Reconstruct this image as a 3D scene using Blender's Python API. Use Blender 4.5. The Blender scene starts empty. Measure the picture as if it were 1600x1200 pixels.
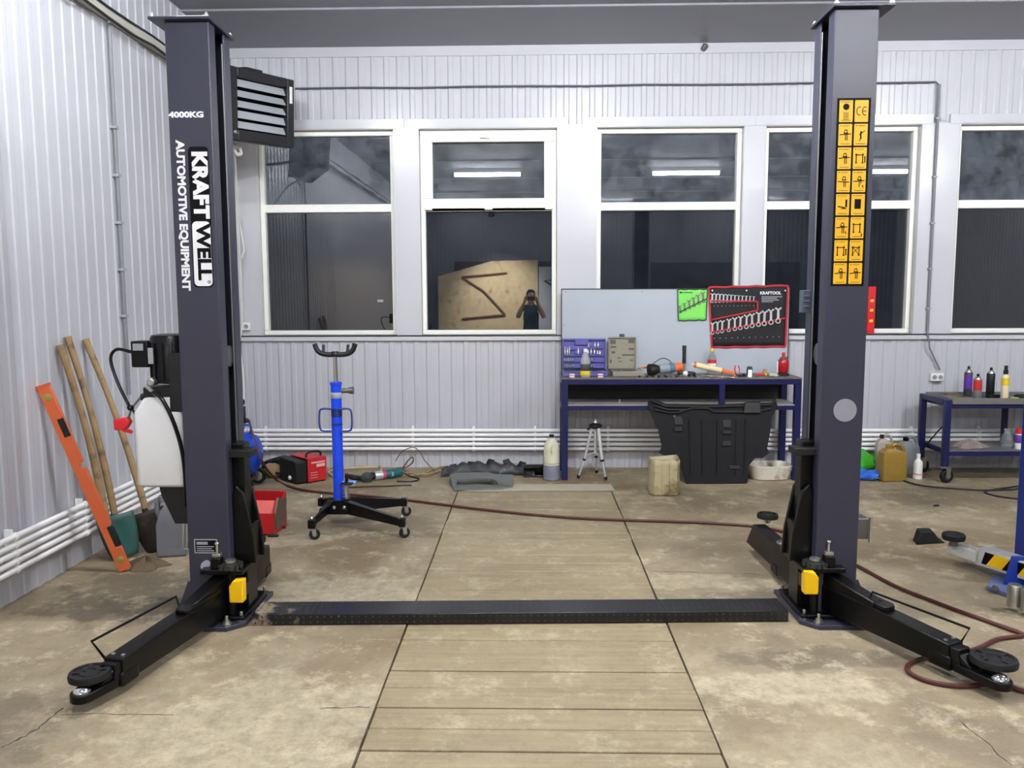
import bpy, bmesh, math, random
from mathutils import Vector, Matrix, Euler
random.seed(7)
SC = bpy.context.scene
COL = SC.collection
PI = math.pi
# ---------------------------------------------------------------- camera
FPX, CAM_H = 1270.0, 1.55
PITCH = math.atan(133 / FPX); YAW = math.atan(30 / FPX * math.cos(PITCH)); ROLL = 0.004
fw = Vector((-math.sin(YAW) * math.cos(PITCH), math.cos(YAW) * math.cos(PITCH), -math.sin(PITCH)))
r0 = Vector((math.cos(YAW), math.sin(YAW), 0)); u0 = r0.cross(fw)
rt = math.cos(ROLL) * r0 - math.sin(ROLL) * u0
up = math.cos(ROLL) * u0 + math.sin(ROLL) * r0
EYE = Vector((0, 0, CAM_H))
cd = bpy.data.cameras.new('camera'); cam = bpy.data.objects.new('camera', cd); COL.objects.link(cam)
cd.sensor_fit = 'HORIZONTAL'; cd.sensor_width = 36; cd.lens = 36 * FPX / 1600
cd.clip_start = 0.05
cam.matrix_world = Matrix(((rt.x, up.x, -fw.x, 0), (rt.y, up.y, -fw.y, 0), (rt.z, up.z, -fw.z, CAM_H), (0, 0, 0, 1)))
SC.camera = cam
def ray(x, y): return fw + rt * ((x - 800) / FPX) - up * ((y - 600) / FPX)
def F(x, y, z=0.0):                      # photo point -> world point at height z
    d = ray(x, y); return EYE + d * ((z - CAM_H) / d.z)
def A(x, y, Y):                          # photo point -> world point at depth Y
    d = ray(x, y); return EYE + d * (Y / d.y)
def AX(x, y, X):
    d = ray(x, y); return EYE + d * (X / d.x)
# ---------------------------------------------------------------- materials
def lin(c): return tuple(((v / 255) / 12.92 if v / 255 <= .04045 else ((v / 255 + .055) / 1.055) ** 2.4) for v in c)
MATS = {}
def mat(name, rgb, rough=.5, metal=0, var=0.0, scale=18, bump=0.0, bscale=60, coat=0, spec=.5, trans=0, alpha=1, ior=1.45, dirt=None, dscale=6, dth=.55):
    if name in MATS: return MATS[name]
    m = bpy.data.materials.new(name); m.use_nodes = True
    n = m.node_tree.nodes; l = m.node_tree.links; b = n['Principled BSDF']
    c = (*lin(rgb), 1)
    b.inputs['Base Color'].default_value = c
    b.inputs['Roughness'].default_value = rough; b.inputs['Metallic'].default_value = metal
    b.inputs['Specular IOR Level'].default_value = spec
    b.inputs['Coat Weight'].default_value = coat; b.inputs['Coat Roughness'].default_value = .14
    b.inputs['Transmission Weight'].default_value = trans; b.inputs['IOR'].default_value = ior
    b.inputs['Alpha'].default_value = alpha
    if var or bump or dirt:
        tc = n.new('ShaderNodeTexCoord')
    if var or dirt:
        src = None
        if var:
            nz = n.new('ShaderNodeTexNoise'); nz.inputs['Scale'].default_value = scale; nz.inputs['Detail'].default_value = 5
            l.new(tc.outputs['Object'], nz.inputs['Vector'])
            mx = n.new('ShaderNodeMix'); mx.data_type = 'RGBA'
            mx.inputs['A'].default_value = (*[v * (1 - var) for v in c[:3]], 1); mx.inputs['B'].default_value = (*[min(1, v * (1 + var)) for v in c[:3]], 1)
            l.new(nz.outputs['Fac'], mx.inputs['Factor']); src = mx.outputs['Result']
        if dirt:
            nd = n.new('ShaderNodeTexNoise'); nd.inputs['Scale'].default_value = dscale; nd.inputs['Detail'].default_value = 8; nd.inputs['Roughness'].default_value = .65
            l.new(tc.outputs['Object'], nd.inputs['Vector'])
            rp = n.new('ShaderNodeValToRGB'); rp.color_ramp.elements[0].position = dth; rp.color_ramp.elements[1].position = dth + .15
            l.new(nd.outputs['Fac'], rp.inputs['Fac'])
            m2 = n.new('ShaderNodeMix'); m2.data_type = 'RGBA'; m2.inputs['B'].default_value = (*lin(dirt), 1)
            if src: l.new(src, m2.inputs['A'])
            else: m2.inputs['A'].default_value = c
            l.new(rp.outputs['Color'], m2.inputs['Factor']); src = m2.outputs['Result']
        l.new(src, b.inputs['Base Color'])
    if bump:
        nb = n.new('ShaderNodeTexNoise'); nb.inputs['Scale'].default_value = bscale; nb.inputs['Detail'].default_value = 4
        l.new(tc.outputs['Object'], nb.inputs['Vector'])
        bp = n.new('ShaderNodeBump'); bp.inputs['Strength'].default_value = bump; bp.inputs['Distance'].default_value = .004
        l.new(nb.outputs['Fac'], bp.inputs['Height']); l.new(bp.outputs['Normal'], b.inputs['Normal'])
    MATS[name] = m
    return m
def emit(name, rgb, s):
    m = bpy.data.materials.new(name); m.use_nodes = True
    b = m.node_tree.nodes['Principled BSDF']; b.inputs['Base Color'].default_value = (.8, .8, .8, 1)
    b.inputs['Emission Color'].default_value = (*lin(rgb), 1); b.inputs['Emission Strength'].default_value = s
    return m
# ---------------------------------------------------------------- mesh builder
class MB:
    def __init__(s): s.bm = bmesh.new(); s.k = 0
    def mi(s, i):                                     # the faces added since the last call get material i
        for f in list(s.bm.faces)[s.k:]: f.material_index = i
        s.k = len(s.bm.faces); return s
    def quad(s, *p): s.bm.faces.new([s.bm.verts.new(v) for v in p]); return s
    def hexa(s, p):                                   # 8 points: bottom 4 (ccw), top 4
        v = [s.bm.verts.new(q) for q in p]
        for f in ((3, 2, 1, 0), (4, 5, 6, 7), (0, 1, 5, 4), (1, 2, 6, 5), (2, 3, 7, 6), (3, 0, 4, 7)): s.bm.faces.new([v[i] for i in f])
        return s
    def box(s, x0, x1, y0, y1, z0, z1, M=None):
        p = [Vector(q) for q in ((x0, y0, z0), (x1, y0, z0), (x1, y1, z0), (x0, y1, z0), (x0, y0, z1), (x1, y0, z1), (x1, y1, z1), (x0, y1, z1))]
        if M: p = [M @ q for q in p]
        return s.hexa(p)
    def bar(s, a, b, w, h=None, upv=(0, 0, 1)):       # box beam from a to b, w sideways, h along upv
        a = Vector(a); b = Vector(b); h = w if h is None else h
        d = (b - a).normalized(); u = Vector(upv)
        if abs(d.dot(u)) > .98: u = Vector((0, 1, 0))
        sd = d.cross(u).normalized(); u = sd.cross(d).normalized()
        q = [(-1, -1), (1, -1), (1, 1), (-1, 1)]
        return s.hexa([a + sd * i * w / 2 + u * j * h / 2 for i, j in q][::-1] + [b + sd * i * w / 2 + u * j * h / 2 for i, j in q][::-1])
    def tube(s, pts, r, n=10, cap=True, closed=False):
        pts = [Vector(p) for p in pts]
        rr = r if isinstance(r, (list, tuple)) else [r] * len(pts)
        rings = []; N = len(pts); prev = None
        for i, p in enumerate(pts):
            if closed: t = (pts[(i + 1) % N] - pts[i - 1])
            else: t = pts[min(i + 1, N - 1)] - pts[max(i - 1, 0)]
            t.normalize()
            if prev is None:
                a = Vector((0, 0, 1)) if abs(t.z) < .9 else Vector((1, 0, 0))
                u = t.cross(a).normalized()
            else:
                u = (prev - t * prev.dot(t))
                u = u.normalized() if u.length > 1e-6 else t.orthogonal().normalized()
            prev = u; w = t.cross(u)
            rings.append([s.bm.verts.new(p + (u * math.cos(2 * PI * k / n) + w * math.sin(2 * PI * k / n)) * rr[i]) for k in range(n)])
        for i in range(N if closed else N - 1):
            a, b = rings[i], rings[(i + 1) % N]
            for k in range(n): s.bm.faces.new((a[k], a[(k + 1) % n], b[(k + 1) % n], b[k]))
        if cap and not closed:
            s.bm.faces.new(rings[0][::-1]); s.bm.faces.new(rings[-1])
        return s
    def cyl(s, a, b, r, n=16, r2=None): return s.tube([a, b], [r, r if r2 is None else r2], n)
    def lathe(s, prof, c=(0, 0, 0), n=20, axis=(0, 0, 1), sx=1, sy=1, M=None):   # prof: (r, h) list
        ax = Vector(axis).normalized(); c = Vector(c)
        u = ax.orthogonal().normalized() if abs(ax.z) < .99 else Vector((1, 0, 0)); w = ax.cross(u)
        rings = []
        for r, h in prof:
            ring = []
            for k in range(n):
                a = 2 * PI * (k + .5) / n
                p = c + ax * h + u * math.cos(a) * max(r, 1e-5) * sx + w * math.sin(a) * max(r, 1e-5) * sy
                ring.append(s.bm.verts.new(M @ p if M else p))
            rings.append(ring)
        for a, b in zip(rings, rings[1:]):
            for k in range(n): s.bm.faces.new((a[k], a[(k + 1) % n], b[(k + 1) % n], b[k]))
        s.bm.faces.new(rings[0][::-1]); s.bm.faces.new(rings[-1])
        return s
    def prism(s, poly, vec, M=None):                  # extrude a 3-D polygon along vec
        a = [Vector(p) for p in poly]; v = Vector(vec); b = [p + v for p in a]
        if M: a = [M @ p for p in a]; b = [M @ p for p in b]
        va = [s.bm.verts.new(p) for p in a]; vb = [s.bm.verts.new(p) for p in b]
        s.bm.faces.new(va[::-1]); s.bm.faces.new(vb)
        for i in range(len(a)):
            j = (i + 1) % len(a); s.bm.faces.new((va[i], va[j], vb[j], vb[i]))
        return s
    def ball(s, c, r, sc=(1, 1, 1), n=12):
        bmesh.ops.create_uvsphere(s.bm, u_segments=n, v_segments=max(6, n // 2 + 1), radius=r, matrix=Matrix.Translation(c) @ Matrix.Diagonal((*sc, 1)))
        return s
    def torus(s, c, R, r, n=24, m=8, axis='z', a0=0, a1=2 * PI):
        c = Vector(c); full = a1 - a0 > 6.28
        pts = []
        for k in range(n if full else n + 1):
            a = a0 + (a1 - a0) * k / n
            v = {'z': (math.cos(a), math.sin(a), 0), 'x': (0, math.cos(a), math.sin(a)), 'y': (math.cos(a), 0, math.sin(a))}[axis]
            pts.append(c + Vector(v) * R)
        return s.tube(pts, r, m, closed=full)
    def grid(s, fn, nu, nv):                          # fn(u,v) -> point, open sheet
        vs = [[s.bm.verts.new(fn(i / nu, j / nv)) for j in range(nv + 1)] for i in range(nu + 1)]
        for i in range(nu):
            for j in range(nv): s.bm.faces.new((vs[i][j], vs[i + 1][j], vs[i + 1][j + 1], vs[i][j + 1]))
        return s
    def build(s, name, m, parent=None, bev=0, seg=2, world=False, thick=0, sub=0, smooth=True, ang=35, off=None):
        bm = s.bm
        if off is not None: bmesh.ops.translate(bm, verts=bm.verts, vec=-Vector(off))
        if world and parent is not None:
            bmesh.ops.transform(bm, matrix=WORLD[ROOT.get(parent.name, parent.name)].inverted(), verts=bm.verts)
        bmesh.ops.recalc_face_normals(bm, faces=bm.faces)
        me = bpy.data.meshes.new(name); bm.to_mesh(me); bm.free()
        if smooth:
            for p in me.polygons: p.use_smooth = True
            me.set_sharp_from_angle(angle=math.radians(ang))
        o = bpy.data.objects.new(name, me); COL.objects.link(o)
        for q in (m if isinstance(m, (list, tuple)) else [m]): me.materials.append(q)
        if parent is not None:
            o.parent = parent; ROOT[o.name] = ROOT.get(parent.name, parent.name)
        if thick:
            md = o.modifiers.new('solid', 'SOLIDIFY'); md.thickness = thick; md.offset = 0
        if bev:
            md = o.modifiers.new('bevel', 'BEVEL'); md.width = bev; md.segments = seg; md.limit_method = 'ANGLE'; md.angle_limit = math.radians(40); md.harden_normals = False
        if sub:
            md = o.modifiers.new('sub', 'SUBSURF'); md.levels = sub; md.render_levels = sub
        return o
ROOT = {}; WORLD = {}
def tag(o, label=None, cat=None, group=None, kind=None):
    if label: o['label'] = label
    if cat: o['category'] = cat
    if group: o['group'] = group
    if kind: o['kind'] = kind
    return o
def thing(name, label, cat, loc=(0, 0, 0), rot=(0, 0, 0), group=None):
    o = bpy.data.objects.new(name, None); COL.objects.link(o); o.empty_display_size = .1
    o.location = loc; o.rotation_euler = rot if isinstance(rot, (tuple, list)) else (0, 0, rot)
    WORLD[o.name] = Matrix.LocRotScale(Vector(loc), o.rotation_euler, None); ROOT[o.name] = o.name
    return tag(o, label, cat, group)
def solo(name, mb, m, label, cat, loc=(0, 0, 0), rot=(0, 0, 0), group=None, world=False, **k):
    if world: k['off'] = loc
    o = mb.build(name, m, **k); o.location = loc
    if not world: o.rotation_euler = rot if isinstance(rot, (tuple, list)) else (0, 0, rot)
    return tag(o, label, cat, group)
def struct(name, mb, m, **k):
    o = mb.build(name, m, **k); o['kind'] = 'structure'; return o
def text(name, s, size, m, parent, M, depth=.0008, bold=0.0, align='CENTER', shear=0, spacing=1):
    cu = bpy.data.curves.new(name, 'FONT'); cu.body = s; cu.size = size; cu.align_x = align; cu.align_y = 'CENTER'
    cu.extrude = depth; cu.offset = bold; cu.shear = shear; cu.resolution_u = 3; cu.space_character = spacing
    t = bpy.data.objects.new(name + '_tmp', cu); COL.objects.link(t)
    bpy.context.view_layer.update()
    me = bpy.data.meshes.new_from_object(t.evaluated_get(bpy.context.evaluated_depsgraph_get()))
    bpy.data.objects.remove(t); bpy.data.curves.remove(cu)
    me.transform(WORLD[ROOT.get(parent.name, parent.name)].inverted() @ M); me.name = name; me.materials.clear(); me.materials.append(m)
    o = bpy.data.objects.new(name, me); COL.objects.link(o); o.parent = parent
    ROOT[o.name] = ROOT.get(parent.name, parent.name)
    return o
def face_front(x, y, z, rot=0, sx=1, sy=1):   # text/graphic plane facing -Y, rotated clockwise by rot
    return Matrix.Translation((x, y, z)) @ Matrix.Rotation(PI / 2, 4, 'X') @ Matrix.Rotation(-rot, 4, 'Z') @ Matrix.Diagonal((sx, sy, 1, 1))
def smooth_path(pts, n=8, closed=False):          # Catmull-Rom
    P = [Vector(p) for p in pts]; out = []; N = len(P)
    for i in range(N if closed else N - 1):
        if closed: a, b, c, d = P[i - 1], P[i], P[(i + 1) % N], P[(i + 2) % N]
        else: a, b, c, d = P[max(i - 1, 0)], P[i], P[i + 1], P[min(i + 2, N - 1)]
        for k in range(n):
            t = k / n
            out.append(.5 * (2 * b + (c - a) * t + (2 * a - 5 * b + 4 * c - d) * t * t + (3 * b - 3 * c + d - a) * t ** 3))
    if not closed: out.append(P[-1])
    return out
def copy_tree(o, parent=None):
    c = o.copy(); COL.objects.link(c)
    if parent is not None: c.parent = parent
    for ch in [q for q in bpy.data.objects if q.parent == o]: copy_tree(ch, c)
    return c
# ---------------------------------------------------------------- palette
M_wall = mat('painted sheet steel', (182, 183, 189), .34, var=.05, scale=3, spec=.5, coat=.35)
M_flash = mat('pale flashing', (192, 193, 198), .3, var=.03, scale=4, coat=.6)
M_pvc = mat('white pvc', (240, 240, 232), .32, var=.03, scale=8)
M_pipe = mat('white pipe paint', (240, 239, 238), .35, var=.04, scale=10)
M_post = mat('charcoal powder coat', (50, 51, 65), .34, var=.06, scale=30, bump=.12, bscale=350)
M_blk = mat('black paint', (9, 9, 10), .3, var=.2, scale=12, spec=.28)
M_blkm = mat('matt black plastic', (17, 17, 19), .5, var=.2, scale=20)
M_rub = mat('black rubber', (14, 13, 14), .6, var=.25, scale=25, bump=.3)
M_zinc = mat('zinc plated steel', (186, 186, 180), .28, metal=.9, var=.1, scale=30)
M_chrome = mat('chrome', (215, 216, 220), .12, metal=1)
M_steel = mat('dull steel', (120, 120, 118), .42, metal=.8, var=.15, scale=30)
M_yel = mat('yellow paint', (242, 192, 12), .38, var=.05)
M_white = mat('white plastic', (226, 226, 222), .42, var=.03)
M_navy = mat('navy blue paint', (16, 20, 70), .36, var=.12, scale=9, dirt=(40, 42, 60), dscale=14, dth=.64)
M_jack = mat('bright blue enamel', (20, 66, 214), .25, var=.04, coat=.3)
M_wht = mat('white print', (235, 235, 238), .5)
M_bk = mat('black print', (8, 8, 10), .55, spec=.15)
M_red = mat('red enamel', (186, 30, 34), .36, var=.08, scale=10)
M_mdf = mat('wood handle', (150, 124, 88), .6, var=.25, scale=14, dirt=(84, 70, 54), dscale=9, dth=.55)
M_ltgrey = mat('light grey plastic', (150, 152, 158), .45, var=.05)
M_dkgrey = mat('dark grey plastic', (62, 63, 66), .5, var=.1)
M_clear = mat('clear plastic', (225, 230, 232), .12, trans=.9, ior=1.2)
# ================================================================ the room
XL, XR, YB, YF, ZC = -2.69, 9.2, 7.40, -6.0, 3.76
def floor_mat(name, wood=False):
    m = bpy.data.materials.new(name); m.use_nodes = True
    n = m.node_tree.nodes; l = m.node_tree.links; b = n['Principled BSDF']
    tc = n.new('ShaderNodeTexCoord'); ge = n.new('ShaderNodeNewGeometry')
    def noise(sc, det=8, rough=.62, vec=None, dist=0):
        q = n.new('ShaderNodeTexNoise'); q.inputs['Scale'].default_value = sc; q.inputs['Detail'].default_value = det
        q.inputs['Roughness'].default_value = rough; q.inputs['Distortion'].default_value = dist
        l.new(vec or ge.outputs['Position'], q.inputs['Vector']); return q.outputs['Fac']
    def ramp(src, p0, p1, c0=(0, 0, 0), c1=(1, 1, 1)):
        q = n.new('ShaderNodeValToRGB'); e = q.color_ramp.elements
        e[0].position = p0; e[1].position = p1; e[0].color = (*c0, 1); e[1].color = (*c1, 1)
        l.new(src, q.inputs['Fac']); return q.outputs['Color']
    def mix(f, a, bb, mode='MIX'):
        q = n.new('ShaderNodeMix'); q.data_type = 'RGBA'; q.blend_type = mode
        if isinstance(f, float): q.inputs['Factor'].default_value = f
        else: l.new(f, q.inputs['Factor'])
        for k, v in (('A', a), ('B', bb)):
            if isinstance(v, tuple): q.inputs[k].default_value = (*v, 1)
            else: l.new(v, q.inputs[k])
        return q.outputs['Result']
    def math_(op, a, bb):
        q = n.new('ShaderNodeMath'); q.operation = op
        for i, v in ((0, a), (1, bb)):
            if isinstance(v, (int, float)): q.inputs[i].default_value = v
            else: l.new(v, q.inputs[i])
        return q.outputs[0]
    base = mix(ramp(noise(1.3, 9, .6, dist=.6), .38, .66), lin((126, 118, 103)), lin((172, 164, 146)))
    base = mix(ramp(noise(5.5, 10, .7), .42, .72), base, lin((146, 135, 115)))
    base = mix(ramp(noise(.62, 6, .55, dist=1.2), .5, .64), base, lin((126, 114, 94)))
    base = mix(math_('MULTIPLY', ramp(noise(2.1, 10, .7, dist=.9), .57, .7), .55), base, lin((92, 84, 72)))     # oil stains
    if not wood:
        for (cx, cy, rx, ry, rgb, amt) in FLOOR_PATCHES:
            mp = n.new('ShaderNodeMapping'); mp.inputs['Location'].default_value = (-cx / rx, -cy / ry, 0); mp.inputs['Scale'].default_value = (1 / rx, 1 / ry, 0)
            l.new(ge.outputs['Position'], mp.inputs['Vector'])
            vl = n.new('ShaderNodeVectorMath'); vl.operation = 'LENGTH'; l.new(mp.outputs[0], vl.inputs[0])
            d = math_('ADD', vl.outputs['Value'], math_('MULTIPLY', math_('SUBTRACT', noise(4.2, 9, .7), .5), 2.6))
            f = ramp(d, .72, 1.05, (1, 1, 1), (0, 0, 0))
            base = mix(math_('MULTIPLY', f, amt), base, mix(ramp(noise(15, 12, .8), .4, .62), lin(rgb), tuple(v * .62 for v in lin(rgb))))
    else:
        mp = n.new('ShaderNodeMapping'); mp.inputs['Scale'].default_value = (1.2, 22, 1); l.new(ge.outputs['Position'], mp.inputs['Vector'])
        g = noise(1.6, 8, .6, mp.outputs[0])
        base = mix(.55, base, mix(ramp(g, .3, .7), lin((122, 112, 92)), lin((164, 155, 130))))
        oi = n.new('ShaderNodeObjectInfo')
        base = mix(math_('MULTIPLY', oi.outputs['Random'], .35), base, lin((160, 152, 130)))
    base = mix(math_('MULTIPLY', ramp(noise(13, 15, .8), .5, .64), .4), base, lin((108, 98, 80)))
    base = mix(math_('MULTIPLY', ramp(noise(4.3, 15, .82), .52, .62), .38 if wood else .55), base, lin((206, 200, 182)))
    fine = noise(70, 8, .8)
    base = mix(.35, base, mix(fine, lin((90, 82, 68)), lin((200, 192, 168))), 'OVERLAY')
    base = mix(1.0, base, (1.12, 1.06, .96), "MULTIPLY")
    l.new(base, b.inputs['Base Color'])
    rg = n.new('ShaderNodeMapRange'); rg.inputs['To Min'].default_value = .42; rg.inputs['To Max'].default_value = .75
    l.new(noise(2.5), rg.inputs['Value']); l.new(rg.outputs[0], b.inputs['Roughness'])
    bp = n.new('ShaderNodeBump'); bp.inputs['Strength'].default_value = .35; bp.inputs['Distance'].default_value = .006
    l.new(noise(28, 8, .7), bp.inputs['Height']); l.new(bp.outputs['Normal'], b.inputs['Normal'])
    return m
FLOOR_PATCHES = [   # pale cement spills and dark worn patches, each with a shape of its own
    (-1.0, 4.15, .55, .28, (185, 179, 161), .85), (-1.0, 2.75, .55, .55, (183, 177, 159), .8), (-.75, 2.1, .3, .5, (186, 180, 163), .8), (1.05, 3.12, .45, .16, (192, 186, 169), .85),
    (.98, 4.35, .5, .12, (181, 175, 157), .7), (1.0, 2.45, .45, .3, (179, 173, 155), .6), (-1.85, 5.9, .3, .5, (176, 170, 154), .7), (-2.05, 4.1, .5, .45, (97, 93, 84), .75), (1.25, 3.4, .4, .14, (111, 105, 95), .7),
    (-2.3, 2.6, .6, .5, (105, 99, 89), .6), (1.2, 4.1, .5, .14, (121, 116, 105), .65), (-1.2, 5.35, .8, .35, (110, 103, 88), .6), (2.1, 3.2, .4, .5, (112, 105, 92), .4), (1.6, 6.2, 1.0, .4, (107, 98, 83), .5), (3.3, 6.3, 1.0, .4, (107, 97, 81), .5), (-1.5, 5.1, .3, .14, (176, 170, 156), .6)]
M_floor = floor_mat('worn concrete'); M_board = floor_mat('dusty boards', True)
M_dark = mat('dark pit', (40, 37, 32), .8)
PX0, PX1 = -.60, .655
PY1 = 6.56
mb = MB()
mb.box(XL - .2, PX0, YF, YB + .3, -.3, 0); mb.box(PX1, XR + .2, YF, YB + .3, -.3, 0); mb.box(PX0, PX1, PY1, YB + .3, -.3, 0)
mb.box(PX0, PX1, YF, PY1, -.3, -.08)
struct('floor', mb, M_floor, smooth=False)
# boards laid over the inspection pit
ys = [1240, 1174, 1139, 1106, 1075, 1048, 1000, 958, 924, 892, 879, 866, 843, 832, 813, 796, 781, 768]
Yb = [1.0, 1.35, 1.7, 2.0] + [F(835, y).y for y in ys[1:]]
Yb = sorted(set([round(v, 3) for v in Yb if v < PY1 - .08])) + [PY1 - .012]
Yb = [v for i, v in enumerate(Yb) if i == 0 or v - Yb[i - 1] > .05]
for i, (a, b) in enumerate(zip(Yb, Yb[1:])):
    g0, g1 = .0035 + .003 * random.random(), .0025 + .002 * random.random()
    mb = MB(); mb.box(PX0 + .003 + .006 * random.random(), PX1 - .003 - .006 * random.random(), a + g0, b - g1, -.08, -.001 - .003 * random.random())
    near = 'nearest the camera' if i == 0 else None
    o = mb.build('pit_board', M_board, bev=.004)
    tag(o, 'dusty wooden board laid across the inspection pit in the floor', 'board', 'boards covering the inspection pit')
# trapezoidal sheet -------------------------------------------------
def sheet(mb, p0, dirv, length, z0, z1, nrm, pitch=.1135, depth=.008, phase=0):
    p0 = Vector(p0); d = Vector(dirv); nv = Vector(nrm); pts = []
    s = -phase
    while s < length:
        for f, h in ((0, 0), (.50, 0), (.60, depth), (.90, depth)):
            q = s + f * pitch
            if 0 <= q <= length: pts.append(p0 + d * q + nv * h)
        s += pitch
    pts.append(p0 + d * length)
    lo = [mb.bm.verts.new((p.x, p.y, z0)) for p in pts]; hi = [mb.bm.verts.new((p.x, p.y, z1)) for p in pts]
    for i in range(len(pts) - 1): mb.bm.faces.new((lo[i], lo[i + 1], hi[i + 1], hi[i]))
WIN = [(-2.46, -1.215), (-1.0, .24), (.582, 1.885), (2.065, 3.43), (3.755, 5.1), (5.45, 6.8)]
ZW0, ZW1 = 1.225, 3.065
mb = MB()
sheet(mb, (XL, YB, 0), (1, 0, 0), XR - XL, 0, ZW0 - .03, (0, -1, 0), phase=.03)
sheet(mb, (XL, YB, 0), (1, 0, 0), XR - XL, ZW1 + .02, ZC, (0, -1, 0), phase=.03)
xs = [XL - .2] + [v for w in WIN for v in w] + [XR + .2]
for i in range(0, len(xs), 2): mb.box(xs[i], xs[i + 1], YB + .004, YB + .2, ZW0, ZW1)
mb.box(xs[0], xs[-1], YB + .004, YB + .2, -.3, ZW0); mb.box(xs[0], xs[-1], YB + .004, YB + .2, ZW1, ZC + .1)
struct('wall_back', mb, M_wall, smooth=False)
mb = MB()
sheet(mb, (XL, YF, 0), (0, 1, 0), YB - YF, 0, ZC, (1, 0, 0), phase=.05, depth=.006)
mb.box(XL - .2, XL - .004, YF, YB + .2, -.3, ZC + .1)
struct('wall_left', mb, M_wall, smooth=False)
mb = MB(); sheet(mb, (XR, YF, 0), (0, 1, 0), YB - YF, 0, ZC, (-1, 0, 0)); mb.box(XR + .004, XR + .2, YF, YB + .2, -.3, ZC + .1)
struct('wall_right', mb, M_wall, smooth=False)
mb = MB(); sheet(mb, (XL, YF, 0), (1, 0, 0), XR - XL, 0, ZC, (0, 1, 0)); mb.box(XL - .2, XR + .2, YF - .2, YF - .004, -.3, ZC + .1)
struct('wall_front', mb, mat('dark sheet steel', (104, 106, 114), .4, var=.05, scale=3), smooth=False)
# ceiling of overlapping sheets
M_ceil = mat('grey ceiling sheet', (128, 130, 137), .42, var=.08, scale=2)
mb = MB(); y = YB + .1; k = 0
while y > YF:
    y2 = y - (.98 if k else 1.02)
    mb.box(XL - .2, XR + .2, y2 - .02, y, ZC + (.016 if k % 2 else 0), ZC + .1); k += 1; y = y2
struct('ceiling', mb, M_ceil, smooth=False, bev=.004, seg=1)
# dark lap seams
# flashings: trim
def trim(i, mb, m=M_flash, **k): return struct('trim_%d' % i, mb, m, **k)
mb = MB()
for i in range(1, len(xs) - 2, 2): mb.box(xs[i + 1] - .0, xs[i + 2] + .0, YB - .016, YB + .004, ZW0, ZW1)
mb.box(XL, xs[1], YB - .016, YB + .004, ZW0, ZW1)
trim(1, mb, bev=.003)
mb = MB()
for i, (a, b) in enumerate(WIN):      # lintel strip, folded down over each opening
    mb.box(a - .09, b + .09, YB - .02, YB - .002, ZW1 - .01, ZW1 + .075); mb.box(a - .02, b + .02, YB - .02, YB + .07, ZW1 - .012, ZW1 - .004)
trim(2, mb, bev=.002)
mb = MB()
mb.box(XL, XR, YB - .035, YB + .06, ZW0 - .014, ZW0); mb.box(XL, XR, YB - .035, YB - .02, ZW0 - .05, ZW0)
trim(3, mb, bev=.002)
mb = MB(); mb.box(XL, XR, YB - .018, YB, ZC - .085, ZC - .001); trim(4, mb, M_wall)
mb = MB()                              # window reveals
for a, b in WIN:
    for x in (a, b): mb.box(x - .006, x + .006, YB - .018, YB + .1, ZW0, ZW1)
trim(5, mb)
mb = MB(); mb.box(XL, XL + .028, YB - .12, YB - .012, 0, ZC - .09); trim(6, mb)       # corner flashing
# glass
def glass_mat():
    m = bpy.data.materials.new('window glass'); m.use_nodes = True
    n = m.node_tree.nodes; l = m.node_tree.links; n.clear()
    out = n.new('ShaderNodeOutputMaterial'); tr = n.new('ShaderNodeBsdfTransparent'); gl = n.new('ShaderNodeBsdfGlossy'); df = n.new('ShaderNodeBsdfDiffuse')
    tr.inputs['Color'].default_value = (.8, .85, .88, 1); gl.inputs['Roughness'].default_value = .008; gl.inputs['Color'].default_value = (.95, .97, 1, 1)
    df.inputs['Color'].default_value = (.40, .46, .54, 1)
    m1 = n.new('ShaderNodeMixShader'); m1.inputs['Fac'].default_value = .125
    l.new(tr.outputs[0], m1.inputs[1]); l.new(gl.outputs[0], m1.inputs[2])
    ge = n.new('ShaderNodeNewGeometry'); nz = n.new('ShaderNodeTexNoise'); nz.inputs['Scale'].default_value = 9; nz.inputs['Detail'].default_value = 9; nz.inputs['Roughness'].default_value = .7
    l.new(ge.outputs['Position'], nz.inputs['Vector'])
    rp = n.new('ShaderNodeMapRange'); rp.inputs['From Min'].default_value = .35; rp.inputs['From Max'].default_value = .75; rp.inputs['To Min'].default_value = .02; rp.inputs['To Max'].default_value = .10
    l.new(nz.outputs['Fac'], rp.inputs['Value'])
    # dust lies thicker on the high panes that nobody wipes
    sx = n.new('ShaderNodeSeparateXYZ'); l.new(ge.outputs['Position'], sx.inputs[0])
    hr = n.new('ShaderNodeMapRange'); hr.inputs['From Min'].default_value = 2.33; hr.inputs['From Max'].default_value = 2.42; hr.inputs['To Min'].default_value = .35; hr.inputs['To Max'].default_value = 3.0
    l.new(sx.outputs['Z'], hr.inputs['Value'])
    mu = n.new('ShaderNodeMath'); mu.operation = 'MULTIPLY'; l.new(rp.outputs[0], mu.inputs[0]); l.new(hr.outputs[0], mu.inputs[1])
    m2 = n.new('ShaderNodeMixShader'); l.new(mu.outputs[0], m2.inputs[0]); l.new(m1.outputs[0], m2.inputs[1]); l.new(df.outputs[0], m2.inputs[2])
    l.new(m2.outputs[0], out.inputs['Surface'])
    return m
M_glass = glass_mat()
def ring(mb, x0, x1, z0, z1, w, y0, y1):
    mb.box(x0, x1, y0, y1, z0, z0 + w); mb.box(x0, x1, y0, y1, z1 - w, z1)
    mb.box(x0, x0 + w, y0, y1, z0 + w, z1 - w); mb.box(x1 - w, x1, y0, y1, z0 + w, z1 - w)
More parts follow.
